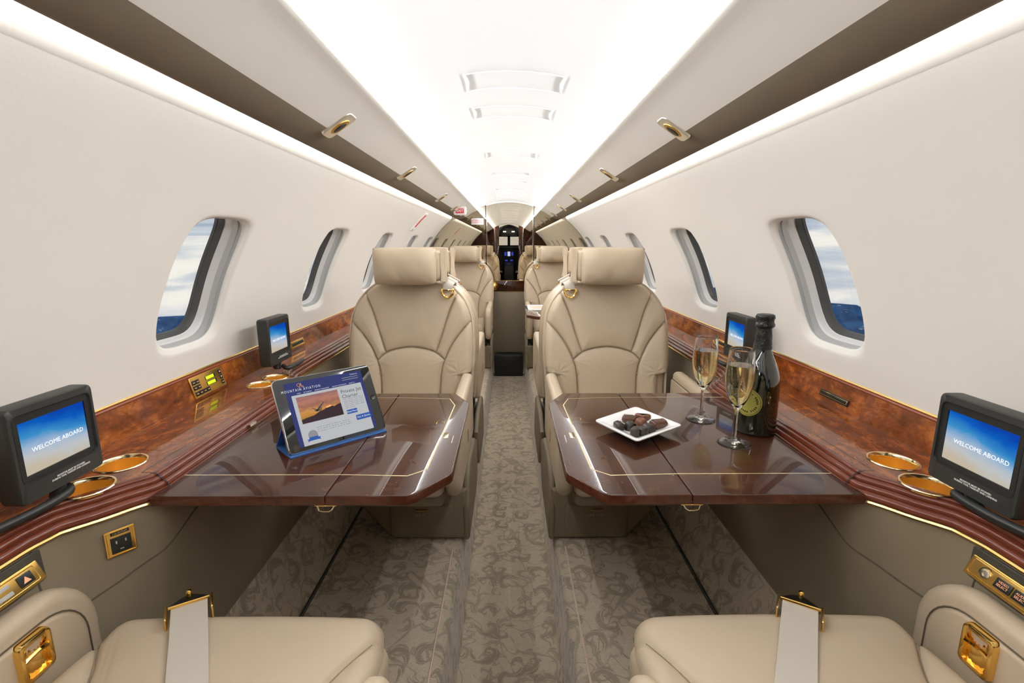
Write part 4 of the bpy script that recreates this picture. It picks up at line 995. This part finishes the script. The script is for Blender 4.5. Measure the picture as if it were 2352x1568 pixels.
def chocolate(px, py, L, Wd, H, rot, mat, kind, label):
    L *= 1.16; Wd *= 1.16; H *= 1.12
    t = MB(); M = Matrix.Translation((px, py, TZ+.0133)) @ Matrix.Rotation(rot, 4, 'Z')
    if kind == 'log':
        o = rr(-L/2, -Wd/2, L/2, Wd/2, Wd*.28, 4)
        t.slab(o, H, H*.42, lambda x, y, d: tuple(M @ Vector((x, y, H-d+.0008*math.sin(x*900)*(d < H*.4)))), 4)
    elif kind == 'heart':
        o = []
        for i in range(30):
            a = 2*PI*i/30; o.append((L*.030*16*math.sin(a)**3, Wd*.030*(13*math.cos(a)-5*math.cos(2*a)-2*math.cos(3*a)-math.cos(4*a))))
        t.slab(o, H, H*.3, lambda x, y, d: tuple(M @ Vector((x, y, H-d))), 4)
    else:
        rows = []
        for j in range(9):
            f = PI/2*j/8; rows.append([tuple(M @ Vector((L/2*math.cos(f)**.6*math.cos(2*PI*i/24)*(1+.05*math.sin(5*2*PI*i/24)), Wd/2*math.cos(f)**.6*math.sin(2*PI*i/24), H*math.sin(f)**.9+.0006*math.sin(i*3)))) for i in range(24)])
        t.grid(rows[:-1], close_u=True); t.face(rows[-2]); t.face(rows[0])
    r_ = thing('chocolate', label, 'chocolate', (px, py, TZ+.0133), group='chocolates on the plate')
    t.build('coating', mat, r_, angle=60)
    if kind == 'log':
        for k in range(5):
            xx = lerp(-L*.36, L*.36, k/4); q = MB()
            q.tube([tuple(M @ Vector((xx+.0015*(y_/Wd), y_, z_))) for y_, z_ in ((-Wd*.47, H*.5), (-Wd*.36, H*.88), (0, H*1.03), (Wd*.36, H*.88), (Wd*.47, H*.5))], .0007, 5); q.build('ridge', 'choc_dark' if mat == 'choc_milk' else 'choc_milk', r_)
    elif kind == 'dome':
        q = MB(); q.tube([tuple(M @ Vector((L*.3*math.cos(a)*k, Wd*.3*math.sin(a)*k, H*(.97-.25*k*k)))) for a, k in [(i*.7, .15+.09*i) for i in range(10)]], .0006, 5); q.build('swirl', mat, r_)
R_ = math.radians
chocolate(.265, 1.122, .027, .019, .016, R_(-80), 'choc_dark', 'log', 'small dark chocolate bar at the left of the plate')
chocolate(.300, 1.168, .030, .022, .017, R_(-20), 'choc_milk', 'log', 'ribbed milk chocolate at the back left of the pile')
chocolate(.337, 1.178, .036, .024, .017, R_(-15), 'choc_tan', 'heart', 'pale brown chocolate at the very back of the pile')
chocolate(.323, 1.142, .028, .026, .019, R_(20), 'choc_tan', 'dome', 'round pale brown chocolate in the middle of the pile')
chocolate(.363, 1.133, .036, .024, .018, R_(20), 'choc_milk', 'log', 'ribbed milk chocolate at the right of the pile')
chocolate(.292, 1.122, .025, .024, .018, R_(0), 'choc_dark', 'dome', 'knobbly dark chocolate left of the front heart')
chocolate(.331, 1.103, .030, .028, .019, R_(0), 'choc_dark', 'dome', 'smooth round dark chocolate right of the front heart')
chocolate(.300, 1.082, .042, .036, .019, R_(200), 'choc_dark', 'heart', 'heart shaped dark chocolate at the front of the plate')

# ------------------------------------------------------------------ tablet in a folded blue cover
TW, TH = .234, .170
Mt = Matrix.Translation((-.414, 1.101, .700)) @ Matrix.Rotation(R_(43.5), 4, 'Z') @ Matrix.Rotation(R_(-28.7), 4, 'X')
tb = thing('tablet', 'tablet computer in a blue cover leaning on the left table, showing a jet charter page', 'tablet', tuple(Mt.translation))
P3 = lambda x, z, y: tuple(Mt @ Vector((x, y, z)))
m = MB(); m.slab(rr(-TW/2, -TH/2, TW/2, TH/2, .012, 6), .0085, .0035, lambda x, z, d: P3(x, z, d), 4); m.build('case', 'chrome', tb, angle=60)
m = MB(); m.slab(rr(-TW/2+.0015, -TH/2+.0015, TW/2-.0015, TH/2-.0015, .011, 6), .001, .0003, lambda x, z, d: P3(x, z, d-.0009), 2); m.build('front_glass', 'screen_glass', tb, angle=30)
SW0, SW1, SZ0, SZ1 = -.0925, .0925, -.0745, .0725
def UI(u, v): return (lerp(SW0, SW1, u), lerp(SZ1, SZ0, v))
def ui_rect(u0, v0, u1, v1, lay, mat, name, par, uv=None):
    m = MB(); a, b_ = UI(u0, v0), UI(u1, v1); y = -.0011-.00012*lay
    m.face([P3(a[0], b_[1], y), P3(b_[0], b_[1], y), P3(b_[0], a[1], y), P3(a[0], a[1], y)])
    Mi = Mt.inverted()
    f = None
    if uv: f = lambda p: (((Mi @ p).x-a[0])/(b_[0]-a[0]), ((Mi @ p).z-b_[1])/(a[1]-b_[1]))
    return m.build(name, mat, par, smooth=False, uv=f)
scr = ui_rect(0, 0, 1, 1, 0, 'ui_blue', 'screen', tb)
pg = ui_rect(.055, .205, .955, 1, 1, 'ui_white', 'web_page', scr)
ui_rect(.10, .245, .62, .665, 2, 'screen_sunset', 'web_picture', scr, uv=True)
def ui_poly(P, lay, mat, name):
    m = MB(); y = -.0011-.00012*lay; m.face([P3(*UI(u, v), y) for u, v in P]); return m.build(name, mat, scr, smooth=False)
ui_poly([(.10, .665), (.10, .60), (.16, .585), (.26, .57), (.34, .525), (.40, .515), (.44, .47), (.455, .478), (.47, .46), (.50, .485), (.53, .50), (.57, .48), (.62, .47), (.62, .665)], 3, 'ui_mountain', 'picture_mountains')
ui_poly([(.415, .50), (.44, .468), (.455, .478), (.47, .458), (.50, .485), (.46, .495)], 4, 'ui_orange', 'picture_peaks')
m = MB(); y = -.0011-.0005
for P in ([(.27, .50), (.31, .495), (.355, .505), (.345, .52), (.30, .522)], [(.29, .505), (.41, .39), (.415, .395), (.325, .515)], [(.30, .50), (.25, .455), (.255, .45), (.325, .50)], [(.345, .512), (.365, .47), (.375, .47), (.358, .515)]): m.face([P3(*UI(u, v), y) for u, v in P])
m.build('picture_aeroplane', 'black_matte', scr, smooth=False)
def UT(body, u, v, size, mat, align='LEFT', lay=5, sx=1, bold=0, space=1):
    x, z = UI(u, v); X = (Mt.to_3x3() @ Vector((1, 0, 0))); Z = (Mt.to_3x3() @ Vector((0, 0, 1)))
    return text(body, size, frame(P3(x, z, -.0011-.00012*lay), X, Z), mat, scr, ext=.00002, align=align, sx=sx, bold=bold, space=space)
UT('Private Jet\nCharter', .655, .345, .0125, 'ui_dark')
UT('MOUNTAIN AVIATION', .19, .128, .0085, 'ui_text', 'CENTER', sx=.72, space=1.5)
UT('Read More', .735, .645, .0055, 'ui_text', 'CENTER', lay=6); ui_rect(.665, .61, .805, .68, 4, 'ui_button', 'web_button', scr)
UT('Get A Quote', .865, .765, .0060, 'ui_text', 'CENTER', lay=6); ui_rect(.765, .725, .965, .81, 4, 'ui_button', 'web_button', scr)
UT('HOME        JET CHARTER        AIRCRAFT MANAGEMENT        AIRCRAFT MAINTENANCE        ABOUT US', .5, .185, .0030, 'ui_text', 'CENTER')
UT('Contact us', .94, .04, .0042, 'ui_text', 'RIGHT'); 
m = MB()
for k in range(6):
    for (a, b_) in ((0, .05), (.06, .13), (.14, .20), (.21, .27)):
        if k == 5 and a > .1: continue
        p, q = UI(.66+a, .43+k*.029), UI(.66+b_, .437+k*.029); m.face([P3(p[0], q[1], y), P3(q[0], q[1], y), P3(q[0], p[1], y), P3(p[0], p[1], y)])
for k in range(3):
    for j in range(12):
        a = .25+j*.036; p, q = UI(a, .76+k*.032), UI(a+.030-.006*((j*7+k) % 3), .768+k*.032); m.face([P3(p[0], q[1], y), P3(q[0], q[1], y), P3(q[0], p[1], y), P3(p[0], p[1], y)])
for k in range(2):
    p, q = UI(.72, .075+k*.035), UI(.94, .085+k*.035); m.face([P3(p[0], q[1], y), P3(q[0], q[1], y), P3(q[0], p[1], y), P3(p[0], p[1], y)])
m.build('small_print', 'ui_grey', scr, smooth=False)['kind'] = 'stuff'
m = MB(); m.tube([P3(*UI(.19+.045*math.cos(a)*(.6+.4*math.sin(3*a)), .065+.036*math.sin(2*a+.4)), -.0018) for a in [2*PI*k/26 for k in range(27)]], .0003, 4, caps=False); m.build('web_logo', 'ui_orange', scr)
m = MB(); m.face([P3(*UI(.185+.058*math.cos(2*PI*k/20), .86+.075*math.sin(2*PI*k/20)), -.0016) for k in range(20)]); m.build('web_badge', 'ui_grey', scr, smooth=False)
ui_poly([(.10, .91), (.115, .925), (.105, .95), (.135, .94), (.235, .94), (.265, .95), (.255, .925), (.27, .905), (.24, .905), (.24, .885), (.13, .885), (.13, .91)], 6, 'ui_button', 'web_ribbon')
m = MB(); m.lathe([(.0001, .0002), (.0052, .0002), (.0062, .0008)], (0, 0, 0), 24, Mt @ Matrix.Translation((.1045, -.0014, -.001)) @ Matrix.Rotation(-PI/2, 4, 'X') @ Matrix.Rotation(PI, 4, 'Y'), caps=(False, False)); m.build('home_button', 'dark_metal', tb)
m = MB(); m.lathe([(.0001, 0), (.0012, 0)], (0, 0, 0), 10, Mt @ Matrix.Translation((-.105, -.0013, 0)) @ Matrix.Rotation(PI/2, 4, 'X'), caps=(False, False)); m.build('camera_lens', 'liner_grey', tb)
# folded cover: flat flap under the front edge and triangular prop behind
BL = Vector(P3(-TW/2, -TH/2, .008)); BR_ = Vector(P3(TW/2, -TH/2, .008)); hx = (BR_-BL).normalized(); hb = Vector((-hx.y, hx.x, 0))
topm = Vector(P3(-TW/2, -.01, .0095)); 
zt = TZ+.0012
m = MB(); A_ = [BL-hx*.002, Vector((BL.x, BL.y, 0))]
base0 = Vector((BL.x, BL.y, zt))-hb*.002; back0 = base0+hb*.078; up0 = Vector(P3(-TW/2+.002, -.020, .010))
L_ = hx*(TW-.004)
for q0, q1 in ((base0, back0), (back0, up0), (up0, Vector(P3(-TW/2+.002, -TH/2+.004, .010)))):
    nrm = (q1-q0).cross(hx).normalized()*.0016
    m.add([q0-nrm, q1-nrm, q1-nrm+L_, q0-nrm+L_, q0+nrm, q1+nrm, q1+nrm+L_, q0+nrm+L_], [(0, 3, 2, 1), (4, 5, 6, 7), (0, 1, 5, 4), (1, 2, 6, 5), (2, 3, 7, 6), (3, 0, 4, 7)])
for q0, q1 in ((base0-hb*.010, base0+hb*.002),):
    nrm = Vector((0, 0, .0022)); m.add([q0-nrm*.3, q1-nrm*.3, q1-nrm*.3+L_, q0-nrm*.3+L_, q0+nrm, q1+nrm, q1+nrm+L_, q0+nrm+L_], [(0, 3, 2, 1), (4, 5, 6, 7), (0, 1, 5, 4), (1, 2, 6, 5), (2, 3, 7, 6), (3, 0, 4, 7)])
m.build('folded_cover', 'blue_cover', tb, smooth=False)

# ------------------------------------------------------------------ switch panels and outlet
def panel(name, label, cat, M, w_, h_, mat='gold_satin', T=.004):
    t = thing(name, label, cat, tuple(M.translation))
    f = lambda x, y, d: tuple(M @ Vector((x, y, T-d)))
    m = MB(); m.slab(rr(-w_/2, -h_/2, w_/2, h_/2, .0015, 2), T, .0012, f, 3); m.build('face_plate', mat, t)
    m = MB(); lp = [f(x, y, -.0002) for x, y in rr(-w_/2+.004, -h_/2+.004, w_/2-.004, h_/2-.004, .001, 2)]; m.tube(lp+[lp[0]], .0006, 5, caps=False); m.build('plate_rim', 'gold', t)
    return t
def button(t, M, x, y, w_, h_, mat='black_plastic', name='button', T=.004):
    m = MB(); m.slab(rr(x-w_/2, y-h_/2, x+w_/2, y+h_/2, .0008, 2), .002, .0006, lambda a, b_, d: tuple(M @ Vector((a, b_, T+.0015-d))), 2); return m.build(name, mat, t)
def bs_frame(sg, y, z):
    x = lerp(.868, .8845, (z-ZL)/(.7085-ZL)); up = Vector((sg*.0165, 0, .0635)); fw = Vector((0, 1 if sg < 0 else -1, 0))
    return frame((sg*(x-.0005), y, z), fw, up)
M = bs_frame(-1, 1.385, .6785)
cp_ = panel('cabin_control_panel', 'gold switch panel with two green displays on the left backsplash', 'control panel', M, .150, .060)
def sym(t, M, pts, mat, T=.0056):
    m = MB(); m.face([tuple(M @ Vector((x, y, T))) for x, y in pts]); return m.build('symbol', mat, t, smooth=False)
for x, y in [(-.062, .014), (-.045, .014), (-.062, -.001), (-.045, -.001), (-.062, -.018), (-.045, -.018), (-.028, -.018), (-.011, -.018)]:
    b_ = button(cp_, M, x, y, .0145, .0125)
    m = MB(); m.box((x-.004, y-.0008, .0055), (x+.004, y+.0008, .0057), M); m.build('symbol', 'amber_print', b_, smooth=False)
for k, y in enumerate((.016, .000, -.016)):
    b_ = button(cp_, M, .062, y, .0125, .0125)
    s_ = (1, -1, 0)[k]
    sym(b_, M, [(.058, y-.002*s_-(.0005 if not s_ else 0)), (.066, y-.002*s_-(.0005 if not s_ else 0)), (.062, y+.003*s_+.0006)] if s_ else [(.058, y-.0008), (.066, y-.0008), (.066, y+.0008), (.058, y+.0008)], 'amber_print')
for y in (.013, -.003):
    b_ = button(cp_, M, .014, y, .046, .0115, name='display_frame')
    m = MB(); m.box((-.008, y-.0045, .0055), (.029, y+.0045, .0058), M); m.build('green_display', 'led_green', b_, smooth=False)
for sg, y0, lab in ((-1, 1.995, 'slim gold switch strip on the left backsplash beyond the second monitor'), (1, 1.945, 'slim gold switch strip on the right backsplash beyond the champagne flutes')):
    M = bs_frame(sg, y0, .672); t = panel('switch_strip', lab, 'control panel', M, .13, .027)
    for k in range(6): button(t, M, -.045+.018*k, 0, .015, .012)
M = bs_frame(1, 1.262, .668); t = panel('backsplash_slot', 'narrow black slot fitting on the right backsplash behind the table', 'fitting', M, .115, .017, 'black_plastic')
button(t, M, 0, 0, .10, .008, 'dark_metal', 'slot_insert')
# power outlet on the curved lining, left
for sg in (-1,):
    def LP(y, z):
        top_ = offset_path(.008); tt = (z-.185)/(.5965-.185); x = interp([(p[1], p[0]) for p in top_], y); return Vector((sg*lerp(.690, x, min(1, tt*1.15)), y, z))
    a, b_ = LP(.778, .545), LP(.832, .545); u_, d_ = LP(.805, .575), LP(.805, .515); cc = (a+b_+u_+d_)/4
    M = frame(cc+Vector((.003, -.003, .004)), b_-a, u_-d_) @ Matrix.Scale(.68, 4)
    po = panel('power_outlet', 'gold framed power outlet on the left lining below the ledge', 'outlet', M, .066, .072)
    button(po, M, 0, -.006, .044, .044, 'black_plastic', 'socket_face')
    button(po, M, 0, .027, .040, .009, 'black_plastic', 'name_strip')
    text('110 OUTLET', .0040, frame(tuple(M @ Vector((0, .0268, .0057))), M.to_3x3() @ Vector((1, 0, 0)), M.to_3x3() @ Vector((0, 1, 0))), 'inlay', po, ext=.0001)
    for x, y in ((-.010, .002), (.010, .002)):
        m = MB(); m.box((x-.0015, y-.004, .0055), (x+.0015, y+.004, .0058), M); m.build('socket_slot', 'grey_print', po, smooth=False)
    m = MB(); m.box((-.004, -.020, .0055), (.004, -.0175, .0058), M); m.build('socket_slot', 'grey_print', po, smooth=False)
# armrest-side control plates let into the lining beside the near seats
for sg in (-1, 1):
    fw = Vector((0, 1 if sg < 0 else -1, 0)); up = Vector((sg*.45, 0, 1))
    cc = Vector((sg*.757, .60, .567)); Mr = frame(cc, fw, (sg*.05, 0, 1))
    nm = 'left' if sg < 0 else 'right'
    t = thing('seat_control_plate', 'gold seat control plate in a recess beside the near %s armrest' % nm, 'control panel', tuple(cc), group='seat control plates')
    m = MB(); f = lambda x, y, d: tuple(Mr @ Vector((x, y, .0022-d))); m.slab(rr(-.118, -.030, .118, .024, .004, 3), .006, .002, f, 3); m.build('recess', 'dark_rec', t)
    M = frame(cc+Vector((-sg*.009, -.010, -.003)), fw, up)
    m = MB(); m.slab(rr(-.118, -.017, .112, .017, .002, 2), .006, .0014, lambda x, y, d: tuple(M @ Vector((x, y, .006-d))), 3); m.build('gold_plate', 'gold_satin', t)
    m = MB(); lp = [tuple(M @ Vector((x, y, .0062))) for x, y in rr(-.113, -.0125, .103, .0125, .003, 3)]; m.tube(lp+[lp[0]], .0006, 5, caps=False); m.build('plate_rim', 'gold', t)
    if sg < 0:
        b_ = button(t, M, .085, .0, .022, .018, T=.006); sym(b_, M, [(.079, -.005), (.091, -.005), (.085, .005)], 'amber_print', .0077)
        for y in (.006, -.006): button(t, M, .035, y, .055, .006, 'grey_print', 'slider_slot', T=.006)
    else:
        m = MB(); m.lathe([(.0075, 0), (.0075, .002), (.0045, .0022), (.0040, .0005), (.0001, .0005)], (0, 0, 0), 20, M @ Matrix.Translation((-.088, 0, .006)), caps=(False, False)); m.build('dial', 'nickel', t)
        m = MB(); m.tube([tuple(M @ Vector((-.088+.010*math.cos(a), .010*math.sin(a), .0062))) for a in [R_(60+20*k) for k in range(8)]], .0006, 4); m.build('dial_mark', 'black_plastic', t)
        for x, s_ in ((-.060, 'VIDEO\nSELECT'), (-.033, 'AUDIO\nSELECT'), (-.006, '')):
            b_ = button(t, M, x, 0, .024, .016, T=.006)
            if s_: text(s_, .0052, frame(tuple(M @ Vector((x, 0, .0077))), M.to_3x3() @ Vector((1, 0, 0)), M.to_3x3() @ Vector((0, 1, 0))), 'amber_print', b_, ext=.0001)
